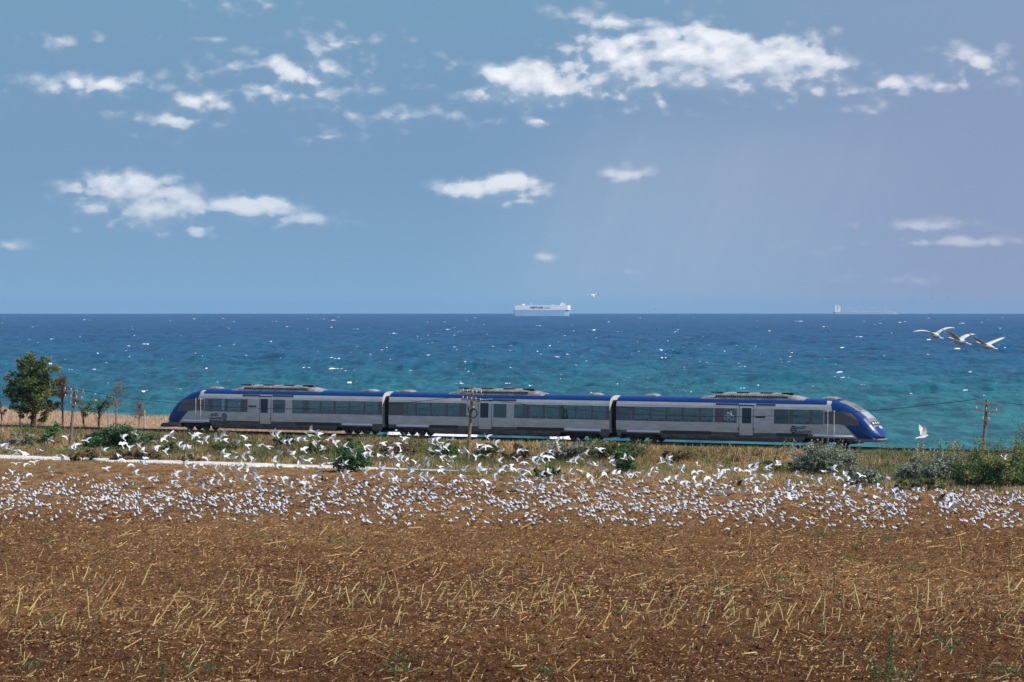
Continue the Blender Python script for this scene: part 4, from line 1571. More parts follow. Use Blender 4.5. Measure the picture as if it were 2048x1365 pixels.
a_ = fbm(u / 7, v / 3, 201, 3)
b_ = fbm(u / 4, v / 2, 301, 3)
c_ = g.random(len(u))
gold = sstep(px, 1240, 1330) * (1 - sstep(px, 1540, 1640)) * .55
low = sstep(v, 12.5, 16.5)
mi = np.where(c_ < .05 + .62 * sstep(a_, .52, .62), 0, np.where(b_ > .47, 1, np.where(b_ < .41, 3, 6)))
mi = np.where((c_ > .8) & (a_ < .5), 2, mi)
mi = np.where(g.random(len(u)) < gold, np.where(g.random(len(u)) < .6, 4, 0), mi)
mi = np.where((low > g.random(len(u))) & (g.random(len(u)) < .7), np.where(g.random(len(u)) < .55, 0, np.where(g.random(len(u)) < .5, 3, 1)), mi)
mi = np.where((px > 1700) & (g.random(len(u)) < .25), 5, mi)
mi = np.where((v > 18) & (px > 700) & (px < 1100) & (g.random(len(u)) < .4), 2, mi)
h = (.22 + .55 * b_ * sstep(v, 3.0, 6) * (1 - .5 * low)) * g.uniform(.7, 1.3, len(u)) + .1
leftp = 1 - sstep(px, 950, 1250)
h = np.where(v > 16.5, h * (1 - .75 * leftp), h)
z = land_z(u, v)
mb = MB()
blades(mb, X, Y, z, h, .05, g, mi, 4)
tag(mb.build('bank_grass', GR), 'mixed dry and green grass and weeds covering the railway bank', 'grass', kind='stuff')

n_ = 15000
u = g.uniform(-75, 18, n_)
e = edge_back(u)
v = -(3.0 + (e - 1.5) * g.random(n_))
X, Y = A[0] + u * T[0] + v * NV[0], A[1] + u * T[1] + v * NV[1]
GR2 = [M('grass_pinkish', (0.56, 0.39, 0.26), .8, .1, translucent=.3), M('grass_pale', (0.62, 0.47, 0.33), .8, .1, translucent=.3), GR[3]]
mb = MB()
mi = np.where(g.random(n_) < .45, 0, np.where(g.random(n_) < .95, 1, 2))
blades(mb, X, Y, land_z(u, v), .28 + .3 * g.random(n_), .05, g, mi, 3)
tag(mb.build('clifftop_grass', GR2), 'pale pinkish dry grass on the cliff top behind the track', 'grass', kind='stuff')

# low leafy scrub between the bushes
n_ = 1150
u = g.uniform(-60, 116, n_)
v = 3.4 + 12.5 * g.random(n_)
k = g.random(n_) < sstep(fbm(u / 8, v / 3, 611, 3), .30, .58) * (1 - .6 * sstep(u, 36, 44) * (1 - sstep(u, 58, 66)))
u, v = u[k], v[k]
mb = MB()
for a, c in zip(u, v):
    ln = int(g.uniform(30, 90))
    r_ = g.uniform(.45, 1.15)
    p = tw(a, c, float(land_z(a, c)) + r_ * .35)
    pts = p + g.normal(size=(ln, 3)) * r_ * np.array((.6, .6, .3))
    V, Q = leaf_quads(pts, .10 * g.uniform(.6, 1.4, ln), g)
    base = int(g.choice(4, p=[.36, .27, .25, .12]))
    mb.add(V, Q, np.where(g.random(ln) < .75, base, g.integers(0, 6, ln)))
tag(mb.build('bank_scrub', [LEAF['green'][1], LEAF['green'][0], LEAF['brown'][0], LEAF['dark'][2], LEAF['green'][2], LEAF['brown'][2]]), 'patchy olive and brown leafy scrub low on the railway bank', 'scrub', kind='stuff')

# tall dry stalks at the field edge
n_ = 5200
u = g.uniform(-50, 120, n_)
v = 22.6 + 3.4 * g.random(n_) ** 1.6
X, Y = A[0] + u * T[0] + v * NV[0], A[1] + u * T[1] + v * NV[1]
px = CX + F * X / Y
mb = MB()
blades(mb, X, Y, field_z(X, Y), (.06 + .34 * g.random(n_)) * (0.22 + .78 * sstep(px, 950, 1350)), .035, g, np.where(g.random(n_) < .7, 0, np.where(g.random(n_) < .5, 4, 3)), 3)
tag(mb.build('verge_grass', GR), 'straw-coloured grass along the far edge of the field', 'grass', kind='stuff')

# ------------------------------------------------------------------ straw, stubble and weeds on the field
ST = [M('straw_yellow', (0.54, 0.42, 0.18), .7, .2, var=.15, scale=9), M('straw_tan', (0.42, 0.262, 0.108), .75, .2, var=.15, scale=9), M('straw_grey', (0.26, 0.17, 0.09), .8, .15), M('straw_brown', (0.13, 0.085, 0.05), .8, .15), M('straw_orange', (0.36, 0.20, 0.10), .8, .15)]
g = np.random.default_rng(99)


def field_points(n, lo, hi, power=1.0):
    py = lo + (hi - lo) * g.random(n) ** power
    px = g.uniform(-260, 2310, n)
    Y = CZ * F / (py - HY)
    X = (px - CX) / F * Y
    u, v = uv_of(X, Y)
    k = v > 22.8
    return X[k], Y[k], px[k], py[k]


def straws(mb, X, Y, L, w, ang, pitch, mi, z0=.01):
    k = len(X)
    d = np.stack([np.cos(ang) * np.cos(pitch), np.sin(ang) * np.cos(pitch), np.sin(pitch)], -1)
    s = np.stack([-np.sin(ang), np.cos(ang), np.zeros(k)], -1)
    up = np.cross(d, s)
    c = np.stack([X, Y, field_z(X, Y) + z0], -1)
    e = c + d * L[:, None]
    w = w[:, None]
    V = np.stack([c - s * w, c + s * w, c + up * w * 1.5, e - s * w, e + s * w, e + up * w * 1.5], 1).reshape(-1, 3)
    i = np.arange(k)[:, None] * 6
    Q = np.concatenate([i + [0, 3, 5, 2], i + [2, 5, 4, 1], i + [1, 4, 3, 0]])
    mb.add(V, Q, np.tile(mi, 3))


X, Y, px, py = field_points(84000, 945, 1440, .9)
dense = fbm(X / 6, Y / 9, 401, 3)
k = g.random(len(X)) < (.2 + 1.2 * sstep(dense + .16 * np.sin(2 * math.pi * (Y + .12 * X) / 5.5 + 2 * vnoise(X / 8, Y / 8, 9)), .35, .65)) * (.24 + .76 * sstep(Y, 122, 168) + .5 * sstep(Y, 195, 235))
X, Y = X[k], Y[k]
n_ = len(X)
L = np.clip(g.lognormal(-2.35, .5, n_), .04, .5)
L = np.where(g.random(n_) < .025, g.uniform(.4, 1.2, n_), L)
ang = np.where(g.random(n_) < .25, g.normal(0, .35, n_), g.uniform(0, math.pi, n_))
mi = g.choice(5, n_, p=[.07, .36, .24, .20, .13])
mb = MB()
straws(mb, X, Y, L, .009 + .014 * g.random(n_) + .00012 * (Y - 118), ang, abs(g.normal(.12, .28, n_)), mi, .02)
tag(mb.build('straw_litter', ST), 'chopped straw and broken stems lying over the field', 'straw', kind='stuff')

# clods of earth turned up by the plough
X, Y, px, py = field_points(30000, 985, 1440, 1.15)
k = len(X)
r = np.clip(g.lognormal(-2.75, .42, k), .03, .17)[:, None]
c = np.stack([X, Y, field_z(X, Y) + .015], -1)
ang = g.uniform(0, 6.28, k)
a = np.stack([np.cos(ang), np.sin(ang), np.zeros(k)], -1)
b_ = np.stack([-np.sin(ang), np.cos(ang), np.zeros(k)], -1)
J = lambda: r * g.uniform(.65, 1.25, (k, 1))
up = np.array((0, 0, 1.0))
V = np.stack([c + a * J(), c + b_ * J(), c - a * J(), c - b_ * J(), c + up * J() * .8 + a * J() * .3, c + up * J() * .55 - a * J() * .4], 1).reshape(-1, 3)
i = np.arange(k)[:, None] * 6
Tq = np.concatenate([i + t for t in ([0, 1, 4], [1, 2, 5], [1, 5, 4], [2, 3, 5], [3, 0, 4], [3, 4, 5])])
m_clod = M('clod_earth', (0.105, 0.047, 0.020), .95, .08, var=.35, scale=3)
tag(MB().add(V, Tq).build('earth_clods', m_clod), 'broken clods of brown earth strewn over the field', 'clods', kind='stuff')

# standing broken stalks: single ones are objects, the rest one mass
X, Y, px, py = field_points(5200, 1062, 1425, 1.0)
rows = fbm(X / 5, Y / 5, 421, 2)
band = .72 * np.exp(-((py - 1215) / 55) ** 2) + .4 * np.exp(-((py - 1120) / 30) ** 2) + .42
k = g.random(len(X)) < np.clip(band * (.35 + .8 * rows), 0, 1)
X, Y, px, py = X[k], Y[k], px[k], py[k]
n_ = len(X)
tall = np.exp(-((py - 1215) / 60) ** 2)
L = np.clip(g.lognormal(-1.25, .5, n_) * (.85 + .85 * tall), .12, 1.35)
lean = np.where(g.random(n_) < .72, g.normal(R(32), R(14), n_), g.normal(R(0), R(16), n_))   # towards the right of the photo
shown = np.argsort(-(L * F / Y) + 1e6 * ((px < 4) | (px > 2044) | (py > 1362)))
ind = shown[:285]
rest = shown[285:]
mb = MB()
ang = np.where(lean[rest] > 0, 0, math.pi) + g.normal(0, .5, len(rest))
straws(mb, X[rest], Y[rest], L[rest], np.full(len(rest), .02), ang, math.pi / 2 - abs(lean[rest]), g.choice(5, len(rest), p=[.5, .3, .06, .08, .06]), -.03)
tag(mb.build('stubble_stalks', ST), 'short cut stalks still rooted all over the field', 'stubble', kind='stuff')

protos = []
for q in range(14):
    m = MB()
    ln = 1.0
    bend = g.normal(0, .03)
    r0 = g.uniform(.021, .029)
    pts = [(0, 0, -.06), (bend, 0, .35), (bend * 1.4, g.normal(0, .02), .7), (bend + g.normal(0, .03), 0, 1.0)]
    m.tube(pts, [r0, r0 * .95, r0 * .9, r0 * .85], 6)
    for zz in (.3, .62):
        m.tube([(bend, 0, zz - .015), (bend, 0, zz), (bend, 0, zz + .015)], [r0 * .9, r0 * 1.3, r0 * .9], 6, cap=False)
    if q % 3 == 0:
        m.tube([(bend, 0, .62), (bend + .12, .02, .74), (bend + .2, .02, .70)], [r0 * .5, r0 * .35, r0 * .12], 4)
    protos.append(m.mesh('stubble_stalk', ST[(0, 0, 1, 0, 1, 0, 0, 3, 0, 1, 0, 0, 0, 1)[q]]))
ORD = ['', 'second', 'third', 'fourth', 'fifth', 'sixth', 'seventh', 'eighth', 'ninth', 'tenth', 'eleventh', 'twelfth', 'thirteenth', 'fourteenth', 'fifteenth', 'sixteenth', 'seventeenth', 'eighteenth', 'nineteenth', 'twentieth']


def number_labels(items, limit=16):
    """items: (object, description, px); things of one description are told apart by their order from the left"""
    by = {}
    for o, d, x in items:
        by.setdefault(d, []).append((x, o))
    for d, l in by.items():
        l.sort(key=lambda t: t[0])
        for i, (x, o) in enumerate(l):
            d = d.replace('  ', ' ')
            if len(l) == 1:
                o['label'] = d
            elif i == 0:
                o['label'] = 'leftmost ' + d
            elif i == len(l) - 1:
                o['label'] = 'rightmost ' + d
            elif i < len(ORD):
                o['label'] = ORD[i] + '-from-left ' + d
            else:
                o['label'] = d
    return by


items = []
for j in ind:
    q = int(g.integers(0, 14))
    o = bpy.data.objects.new('stubble_stalk', protos[q])
    col.objects.link(o)
    o.location = (X[j], Y[j], float(field_z(X[j], Y[j])))
    o.rotation_euler = (g.normal(0, .18), lean[j], g.normal(0, .4))
    wdt = max(.75, min(1.3, .5 + L[j]))
    o.scale = (wdt, wdt, L[j])
    ln = 'tall' if L[j] > .62 else ('short' if L[j] < .42 else 'middling')
    colr = {0: 'yellow', 1: 'tan', 3: 'brown'}[[0, 0, 1, 0, 1, 0, 0, 3, 0, 1, 0, 0, 0, 1][q]]
    tl = 'leaning right' if lean[j] > R(14) else ('leaning left' if lean[j] < R(-10) else 'upright')
    rowd = 'far' if py[j] < 1150 else ('middle' if py[j] < 1205 else ('lower-middle' if py[j] < 1255 else 'near'))
    zone = ['far-left', 'left', 'centre-left', 'centre', 'centre-right', 'right', 'far-right'][int(np.clip(px[j] * 7 // 2048, 0, 6))]
    items.append((o, f'{ln} {colr} stalk {tl} in the {rowd} {zone} field', px[j]))
    tag(o, None, 'stalk', 'broken stalks standing in the field')
number_labels(items)

# low green weeds
WEED = [(400, 1338, 34), (795, 1335, 42), (95, 1085, 26), (680, 1082, 30), (100, 1240, 26), (1715, 1098, 22), (1790, 1352, 50), (1165, 1188, 16), (1900, 1290, 34), (1560, 1160, 22), (1830, 1140, 26), (1780, 1075, 28), (1650, 1070, 22), (60, 1335, 22), (1450, 1175, 24), (1640, 1075, 18), (1090, 1350, 16), (1240, 1225, 14), (520, 1075, 18), (1700, 1118, 18), (2020, 1345, 34)]
wm = MB()
for (x, y, r) in WEED:
    Yw = CZ * F / (y - HY)
    s = Yw / F
    k = int(r * 7)
    ax = (g.normal(0, .5, k) * r + x - CX) * s
    ay = Yw + g.normal(0, .9, k) * r * s * 2.2
    pts = np.stack([ax, ay, field_z(ax, ay) + g.uniform(.0, .14, k)], -1)
    V, Q = leaf_quads(pts, .05 * g.uniform(.6, 1.4, k), g)
    wm.add(V, Q, g.integers(0, 3, k))
tag(wm.build('low_weeds', LEAF['dark']), 'low green weeds creeping over the bare soil', 'weeds', kind='stuff')
for (x, yb, yt, lab) in ((1782, 1362, 1262, 'tall dark green weed standing in the near right corner of the field'), (325, 1362, 1325, 'small bare stemmed weed at the bottom left of the field'), (1748, 1358, 1315, 'short leafy weed just left of the tall dark weed')):
    Yw = CZ * F / (yb - HY)
    s = Yw / F
    h = (yb - yt) * s
    x0 = (x - CX) * s
    root = empty('weed_plant', (x0, Yw, float(field_z(x0, Yw))))
    tag(root, lab, 'weed')
    MB().tube([(0, 0, -.05), (.02, 0, h * .5), (.0, 0, h)], [.014, .01, .004], 5).build('stem', LEAF['dark'][1], root)
    k = int(150 * h / 1.2)
    t = g.random(k)
    rr = .20 * (1 - .6 * t) + .03
    a = g.uniform(0, 6.28, k)
    pts = np.stack([np.cos(a) * rr * g.random(k), np.sin(a) * rr * g.random(k), t * h], -1)
    V, Q = leaf_quads(pts, .055 * g.uniform(.6, 1.3, k), g)
    MB().add(V, Q, g.integers(0, 3, k)).build('leaves', LEAF['dark'], root)

# ------------------------------------------------------------------ gulls
m_gw = M('gull_white', (0.84, 0.85, 0.86), .7, .15, translucent=.2)
m_gg = M('gull_grey', (0.58, 0.62, 0.68), .7, .15)
m_gb = M('gull_black', (0.04, 0.04, 0.045), .7, .15)
m_beak = M('gull_beak', (0.35, 0.09, 0.04), .5, .3)
m_gpale = M('gull_mantle_pale', (0.76, 0.78, 0.81), .7, .15, translucent=.2)
m_gdark = M('gull_brown', (0.10, 0.075, 0.06), .8, .1)
m_gbrown2 = M('gull_mottled', (0.42, 0.34, 0.28), .8, .1, var=.4, scale=30)


def flying(dih1, dih2, sweep, bank_t=0.0, span=.5, body=1.0, neck=0.0, asym=0.0):
    """wings: inner and outer angles in degrees; beak along +x"""
    m = MB()
    xs = np.array([-.36, -.28, -.18, -.06, .06, .14, .18 + neck * .3, .20 + neck, .24 + neck, .27 + neck])
    rw = np.array([.012, .035, .05, .068, .062, .045, .032, .036, .030, .010]) * body
    zc = np.array([.0, .0, -.004, -.012, -.01, .004, .016, .022, .018, .012])
    k = 7
    an = np.arange(k) * 2 * math.pi / k
    V = np.array([[(x, r * math.cos(a), z + r * .9 * math.sin(a)) for a in an] + [(x, r, z)] for x, r, z in zip(xs, rw, zc)])
    m.grid(V[:, ::-1], 0)
    m.tube([(.26 + neck, 0, .014), (.32 + neck, 0, .004)], [.012, .003], 4, mi=3)
    fan = np.array([(-.27, -.03, .005), (-.27, .03, .005), (-.40, .075, .0), (-.40, -.075, .0)])
    m.add(np.vstack([fan, fan - (0, 0, .012)]), [(0, 1, 2, 3), (7, 6, 5, 4), (0, 4, 5, 1), (2, 6, 7, 3), (1, 5, 6, 2), (3, 7, 4, 0)], 0)
    for s in (-1, 1):
        a1, a2 = R(dih1 + s * asym), R(dih2 + s * asym)
        d1, d2 = span * .42, span * .58
        p0 = np.array((.02, s * .04 * body, .03))
        p1 = p0 + np.array((.05, s * math.cos(a1) * d1, math.sin(a1) * d1))
        p2 = p1 + np.array((-sweep * d2 * .4, s * math.cos(a2) * d2 * .55, math.sin(a2) * d2 * .55))
        p3 = p1 + np.array((-sweep * d2, s * math.cos(a2) * d2, math.sin(a2) * d2))
        sec = [(p0, .13, .13), (p1, .09, .15), (p2, .06, .12), (p3, .015, .035)]
        up, dn = [], []
        for p, f, b_ in sec:
            up.append([p + (f, 0, 0), p + (.0, 0, .012), p + (-b_, 0, 0)])
            dn.append([p + (f, 0, -.004), p + (0, 0, -.006), p + (-b_, 0, -.004)])
        U_, D_ = np.array(up), np.array(dn)
        mU = np.array([[1, 1], [1, 1], [2, 2]])
        mD = np.array([[0, 0], [0, 0], [2, 2]])
        if s > 0:
            m.grid(U_[:, ::-1], mU)
            m.grid(D_, mD)
        else:
            m.grid(U_, mU)
            m.grid(D_[:, ::-1], mD)
    return m


def standing(bend=0.0, feed=False):
    m = MB()
    if feed:
        c = np.array([(-.20, 0, .15), (-.12, 0, .16), (0, 0, .165), (.09, 0, .15), (.14, 0, .12), (.17, 0, .085), (.20, 0, .06)])
    else:
        c = np.array([(-.20, 0, .12), (-.12, 0, .14), (0, 0, .165), (.09, 0, .185), (.12, 0, .225), (.15, 0, .265), (.185, 0, .27)])
    r = np.array([.012, .05, .072, .06, .036, .036, .012])
    k = 7
    an = np.arange(k + 1) * 2 * math.pi / k
    V = np.array([[(p[0], q * math.cos(a), p[2] + q * math.sin(a)) for a in an] for p, q in zip(c, r)])
    m.grid(V[:, ::-1], 0)
    h = c[-1]
    m.tube([h, h + (.045, 0, -.012)], [.010, .003], 4, mi=3)
    for s in (-1, 1):   # folded wings
        pts = np.array([(.08, s * .060, .185), (-.02, s * .078, .20), (-.14, s * .05, .175), (-.27, s * .012, .15)])
        lo = pts + np.array([(0, s * .012, -.05), (0, s * .012, -.075), (0, s * .015, -.05), (0, 0, -.012)])
        mid = (pts + lo) / 2 + np.array((0, s * .018, .005))
        top = pts * (1, .35, 1) + (0, 0, .036)
        G_ = np.array([top, pts, mid, lo])
        m.grid(G_ if s < 0 else G_[::-1], np.array([[1, 1, 2]] * 3))
        m.tube([(.0, s * .025, .10), (.01, s * .025, 0)], .006, 3, mi=3)
    return m


m_gtip = M('gull_wingtip', (0.55, 0.57, 0.60), .7, .15, translucent=.2)
GM = [m_gw, m_gpale, m_gtip, m_beak]
POSES = [('wings raised', 48, 30, .35, 0), ('wings raised', 62, 55, .3, 0), ('wings half raised', 28, 8, .5, 0), ('wings spread level', 10, -6, .45, 0), ('wings beating down', -12, -32, .4, 0), ('wings raised', 38, 52, .55, 8), ('wings tilted', 20, 4, .5, 30), ('wings tilted', 24, 10, .6, -30), ('wings beating down', -25, -45, .6, 10)]
fmesh = [flying(a, b_, s, asym=t).mesh('gull', GM) for (_, a, b_, s, t) in POSES]
fdark = [flying(a, b_, s, asym=t).mesh('gull', [m_gdark, m_gdark, m_gb, m_beak]) for (_, a, b_, s, t) in POSES]
fmot = flying(50, 35, .4).mesh('gull', [m_gbrown2, m_gbrown2, m_gb, m_beak])

S1 = '10,130 48,155 108,165 122,195 180,185 195,200 313,160 403,82 535,62 570,150 600,120 690,88 828,165 945,198 968,238 978,62 975,115 1035,142 1073,30 1108,66 1110,128 1140,178 1155,232 1142,272 1055,280 450,225 508,208 130,272 212,272 270,262 100,340 238,355 398,318 845,315 1080,350 1237,95 1312,75 1370,55 1235,152 1318,178 1265,145 1425,122 1475,130 1500,145 1540,50 1570,40 1620,100 1640,80 1655,232 1475,280 1540,305 1615,295 1730,75 1755,75 1800,90 1790,40 1785,190 1810,215 1875,180 1905,105 1975,130 1972,68 1980,188 1875,230 1940,220 2025,250 1720,310 1835,310 1900,320 1975,310 1985,345 1900,360 1765,350 1790,378 1855,410 1945,400 1185,395 1240,392 1410,345 1400,365 1510,380 1490,410 1365,425 1395,430 1680,430 1740,435 1615,465 2035,395 2030,340 1925,270 130,425 40,385'
S2_ = '20,128 88,138 130,40 165,42 215,98 260,95 325,85 380,85 440,10 425,45 488,38 580,78 605,75 630,112 460,115 478,105 540,155 378,160 270,175 200,190 290,208 370,230 540,220 420,250 148,255 160,295 350,285 380,300 520,290 590,265 640,232 710,270 680,280 705,132 765,170 795,215 865,140 905,158 860,205 905,208 990,200 1010,105 1085,150 1125,120 1160,170 1180,70 1185,98 1075,215 1090,235 1120,225 1155,238 1205,260 1280,262 1135,300 1400,105 1440,80 1395,165 1410,215 1465,130 1470,175 1515,145 1355,235 1370,265 1480,225 1530,245 1560,230 1545,285 1565,80 1635,180 1685,165 1770,125 1765,150 1760,220 1835,135 1845,60 1845,210 1910,115 1965,165 1940,250 2025,305 980,300 1005,320 1230,320 1305,310 1465,300 1480,330 1640,320 1665,325 1770,320 1785,305 1845,325 1930,325 1970,320 870,345 720,345 700,370 940,375 990,365 1080,355 1235,370 1325,380 1360,370 1650,365 1655,395 1900,375 1825,405 1835,420 745,395 640,415 625,455 210,395 150,385 490,375 445,385 360,420 395,430 270,450 20,385 25,425 1085,415 1125,410 1210,415 1420,410 1575,420 870,445 1425,460 2010,430 1475,440'
S3_ = '65,160 92,160 40,240 95,262 160,245 195,275 230,210 235,240 290,180 290,220 325,195 355,100 590,190 695,160 548,228 465,260 500,245 620,270 675,285 375,310 545,330 475,350 620,360 790,240 795,270 900,235 955,220 740,325 745,350 815,350 850,365 920,360 965,365 1000,370 1025,345 1085,370 1145,310 1130,335 1205,260 1250,235 1255,275 1345,315 1365,320 1475,285 1465,335 1510,330 1455,400 1660,285 1705,325 1665,350 1650,385 1680,375 1695,440 1770,320 1830,320 1890,300 1905,335 1945,280 1960,295 1940,370 1900,410 1860,410 1570,385 1500,440 1575,455 1230,405 1265,395 1300,390 1340,430 1385,440 715,435 645,430 590,455 1045,490 1190,468 1680,510 1755,495 1855,505 1960,490 1990,455 2030,320 2035,380 5,315 75,315 55,345 85,365 140,340 30,395 45,425 95,410 135,415 205,385 235,360 295,345 300,400 270,420 240,455 205,465 25,470 390,395'
S4_ = '1893,235 5,300 85,280 5,375 235,365 335,385 400,415 465,410 447,330 522,315 520,375 575,385 615,365 655,410 745,370 950,385 155,430 280,440 155,485 205,490 490,510 620,525 625,465 640,460 720,460 715,495 865,458 920,500 1000,490 1190,490 775,560 865,535 1010,550 1070,525 1105,545 1320,545 1430,525 1420,550 1480,515 1640,510 1770,485 1745,550 1500,580 1940,550 175,545'
pts = []
for k, s in enumerate((S1, S2_, S3_, S4_)):
    for t in s.split():
        a, b_ = t.split(',')
        pts.append((512 * k + float(a) / 4, 860 + float(b_) / 4))
DARKP = [(114, 883), (512 + 300 / 4, 860 + 385 / 4), (512 + 545 / 4, 860 + 380 / 4), (512 + 1335 / 4, 860 + 460 / 4), (1024 + 1815 / 4, 860 + 440 / 4), (1536 + 1375 / 4, 1000)]


def place_of(x, y):
    X = [(125, 'the bank\'s left end'), (170, 'the left pole'), (318, 'the glossy dark bush'), (420, 'the left nose'), (545, 'the left coach door'), (660, 'the left coach windows'), (742, 'the path-side bush'), (830, 'the first coupling'), (900, 'the mid-bank scrub'), (975, 'the leaning pole'), (1075, 'the brown thicket'), (1215, 'the silver-green thicket'), (1290, 'the second coupling'), (1420, 'the right coach windows'), (1530, 'the golden grass'), (1640, 'the large grey-green bush'), (1780, 'the right nose'), (1930, 'the silver shrubs'), (9999, 'the right pole')]
    for lim, nm in X:
        if x < lim:
            break
    lv = 'high by' if y < 893 else ('lower by' if y < 922 else ('over farm-track below' if y < 950 else 'over field-edge below'))
    return lv + ' ' + nm


order = sorted(range(len(pts)), key=lambda i: pts[i][1] > 968)
items = []
flock_extra = []
g = np.random.default_rng(17)


def put_gull(x, y, mesh, pose, cname, yaw, sc_=1.0, Yd=None, lab=None):
    Yd = Yd or min(g.uniform(232, 256), 13.3 * F / (y - HY))
    p = at(x, y, Yd)
    o = bpy.data.objects.new('gull', mesh)
    col.objects.link(o)
    o.location = p
    o.rotation_euler = (g.normal(0, .22), g.normal(-.38, .25), yaw)
    o.scale = (sc_,) * 3
    tag(o, lab, 'gull', 'gulls flying up from the field')
    if not lab:
        hd = 'heading left' if math.cos(yaw) < -.4 else ('heading right' if math.cos(yaw) > .4 else ('flying away' if math.sin(yaw) > 0 else 'flying nearer'))
        items.append((o, f'{cname} gull, {pose}, {hd}, {place_of(x, y)}', x))


for n_i, i in enumerate(order):
    x, y = pts[i]
    q = int(g.choice(9, p=[.24, .2, .1, .04, .1, .18, .06, .05, .03]))
    yaw = g.normal(R(150), R(32)) if g.random() < .75 else g.uniform(0, 2 * math.pi)
    if n_i < 288:
        put_gull(x, y, fmesh[q], POSES[q][0], 'white', yaw, g.uniform(.84, 1.12))
    else:
        flock_extra.append((x, y, q, yaw))
for (x, y) in DARKP:
    q = int(g.choice(9))
    put_gull(x, y, fdark[q], POSES[q][0], 'dark brown', g.normal(R(165), .5), 1.05)
put_gull(1114, 901, fmot, 'wings raised', 'mottled brown', R(150), 1.1)
put_gull(1846, 874, flying(78, 66, .25, asym=6).mesh('gull', GM), 'wings raised', 'white', R(20), 1.15, 205, 'large white gull with wings straight up against the sea right of the train')
o = bpy.data.objects[[k.name for k in col.objects if k.type == 'MESH'][-1]]
o.scale = (1.55,) * 3
o.rotation_euler = (0, -.15, R(25))
put_gull(1903, 1018, fmesh[0], 'wings raised', 'white', R(200), 1.25, 190, 'large close white gull with wings raised just above the flock below the right pole')
put_gull(1446, 988, fmesh[3], 'wings spread level', 'white', R(-100), 1.5, 215, 'white gull gliding with long wings spread wide over the flock below the golden grass')
put_gull(33, 966, fmesh[3], 'wings spread level', 'white', R(-95), 1.35, 225, 'white gull with wings spread wide skimming the flock at the far left')
put_gull(1188, 591, flying(22, 2, .4).mesh('gull', [m_gw, m_gg, m_gb, m_beak]), 'wings spread level', 'white', R(80), .85, 330, 'lone grey winged gull in the sky right of the boxy ship')
number_labels(items)
for (x, y, lab) in ((1863, 597, 'left one of two tiny dark birds above the right horizon'), (1896, 595, 'right one of two tiny dark birds above the right horizon'), (1965, 535, 'tiny dark bird highest in the sky at far right'), (1310, 618, 'tiny dark bird just above the horizon right of the boxy ship')):
    o = bpy.data.objects.new('dark_bird', fdark[3])
    col.objects.link(o)
    o.location = at(x, y, 330)
    o.rotation_euler = (0, 0, R(100))
    o.scale = (.42,) * 3
    tag(o, lab, 'bird', 'tiny dark birds in the sky')

# three large long-winged birds over the sea
m_sw = M('feather_ivory', (0.80, 0.80, 0.75), .7, .15, translucent=.15)
m_sg = M('feather_grey', (0.50, 0.51, 0.50), .8, .1)


def large_bird(dl1, dl2, dr1, dr2):
    m = MB()
    xs = np.array([-.62, -.5, -.32, -.05, .2, .36, .46, .62, .74, .80, .86])
    rw = np.array([.02, .06, .11, .16, .14, .09, .055, .045, .055, .05, .02])
    zc = np.array([-.06, -.05, -.03, -.02, 0, .03, .06, .09, .10, .10, .09])
    an = np.arange(11) * 2 * math.pi / 10
    V = np.array([[(x, r * math.cos(a), z + r * math.sin(a)) for a in an] for x, r, z in zip(xs, rw, zc)])
    mi = np.zeros((10, 10), int)
    mi[:, 5:] = 1
    m.grid(V[:, ::-1], mi[:, ::-1])
    m.tube([(.85, 0, .09), (1.02, 0, .05)], [.03, .008], 5, mi=2)
    fan = np.array([(-.5, -.07, -.04), (-.5, .07, -.04), (-.78, .11, -.08), (-.78, -.11, -.08)])
    m.add(np.vstack([fan, fan - (0, 0, .03)]), [(0, 1, 2, 3), (7, 6, 5, 4), (0, 4, 5, 1), (2, 6, 7, 3), (1, 5, 6, 2), (3, 7, 4, 0)], 1)
    for s, a1, a2 in ((-1, dr1, dr2), (1, dl1, dl2)):
        p = np.array((.08, s * .10, .08))
        sec = [(p, .20, .26)]
        n_ = 8
        for k in range(1, n_ + 1):
            a = R(a1 + (a2 - a1) * k / n_)
            p = p + np.array((-.025 * k / n_ + .01, s * math.cos(a), math.sin(a))) * (1.18 / n_) * (1, 1, 1)
            t = k / n_
            sec.append((p, .17 * (1 - t ** 2 * .8), .24 * (1 - t ** 3 * .85)))
        U_ = np.array([[q + (f, 0, 0), q + (.05, 0, .03), q + (-b_, 0, 0)] for q, f, b_ in sec])
        D_ = np.array([[q + (f, 0, -.01), q + (.05, 0, -.015), q + (-b_, 0, -.01)] for q, f, b_ in sec])
        mU = np.zeros((n_, 2), int)
        mU[-1] = 1
        mD = np.ones((n_, 2), int)
        m.grid(U_[:, ::-1] if s > 0 else U_, mU)
        m.grid(D_ if s > 0 else D_[:, ::-1], mD)
    return m


for (x, y, lab, ang) in ((1870, 671, 'leftmost of three large ivory birds, left wingtip drooping, gliding over the sea', (24, -18, 50, -6)), (1919, 683, 'middle of three large ivory birds gliding over the sea', (40, 8, 46, -8)), (1973, 692, 'rightmost of three large ivory birds, wings held straight, gliding over the sea', (20, 26, 26, 16))):
    o = large_bird(*ang).build('large_white_bird', [m_sw, m_sg, m_beak], smooth=True)
    o.location = at(x, y, 88)
    o.rotation_euler = (R(4), R(-4), R(118 + (x % 5) * 4 - 8))
    o.scale = (.52 + .02 * (x % 3),) * 3
    tag(o, lab, 'large bird', 'three large birds gliding over the sea')

# the flock standing on the field (past the first few hundred: one mass)
sm = [standing(), standing(feed=True)]
sV = [np.vstack(m.v) for m in sm]
fl = MB()


def stamp(src, M3, p):
    for V, Q, mi in zip(src.v, src.f, src.mi):
        # faces are already offset inside src: undo by using the stacked vertices once
        pass


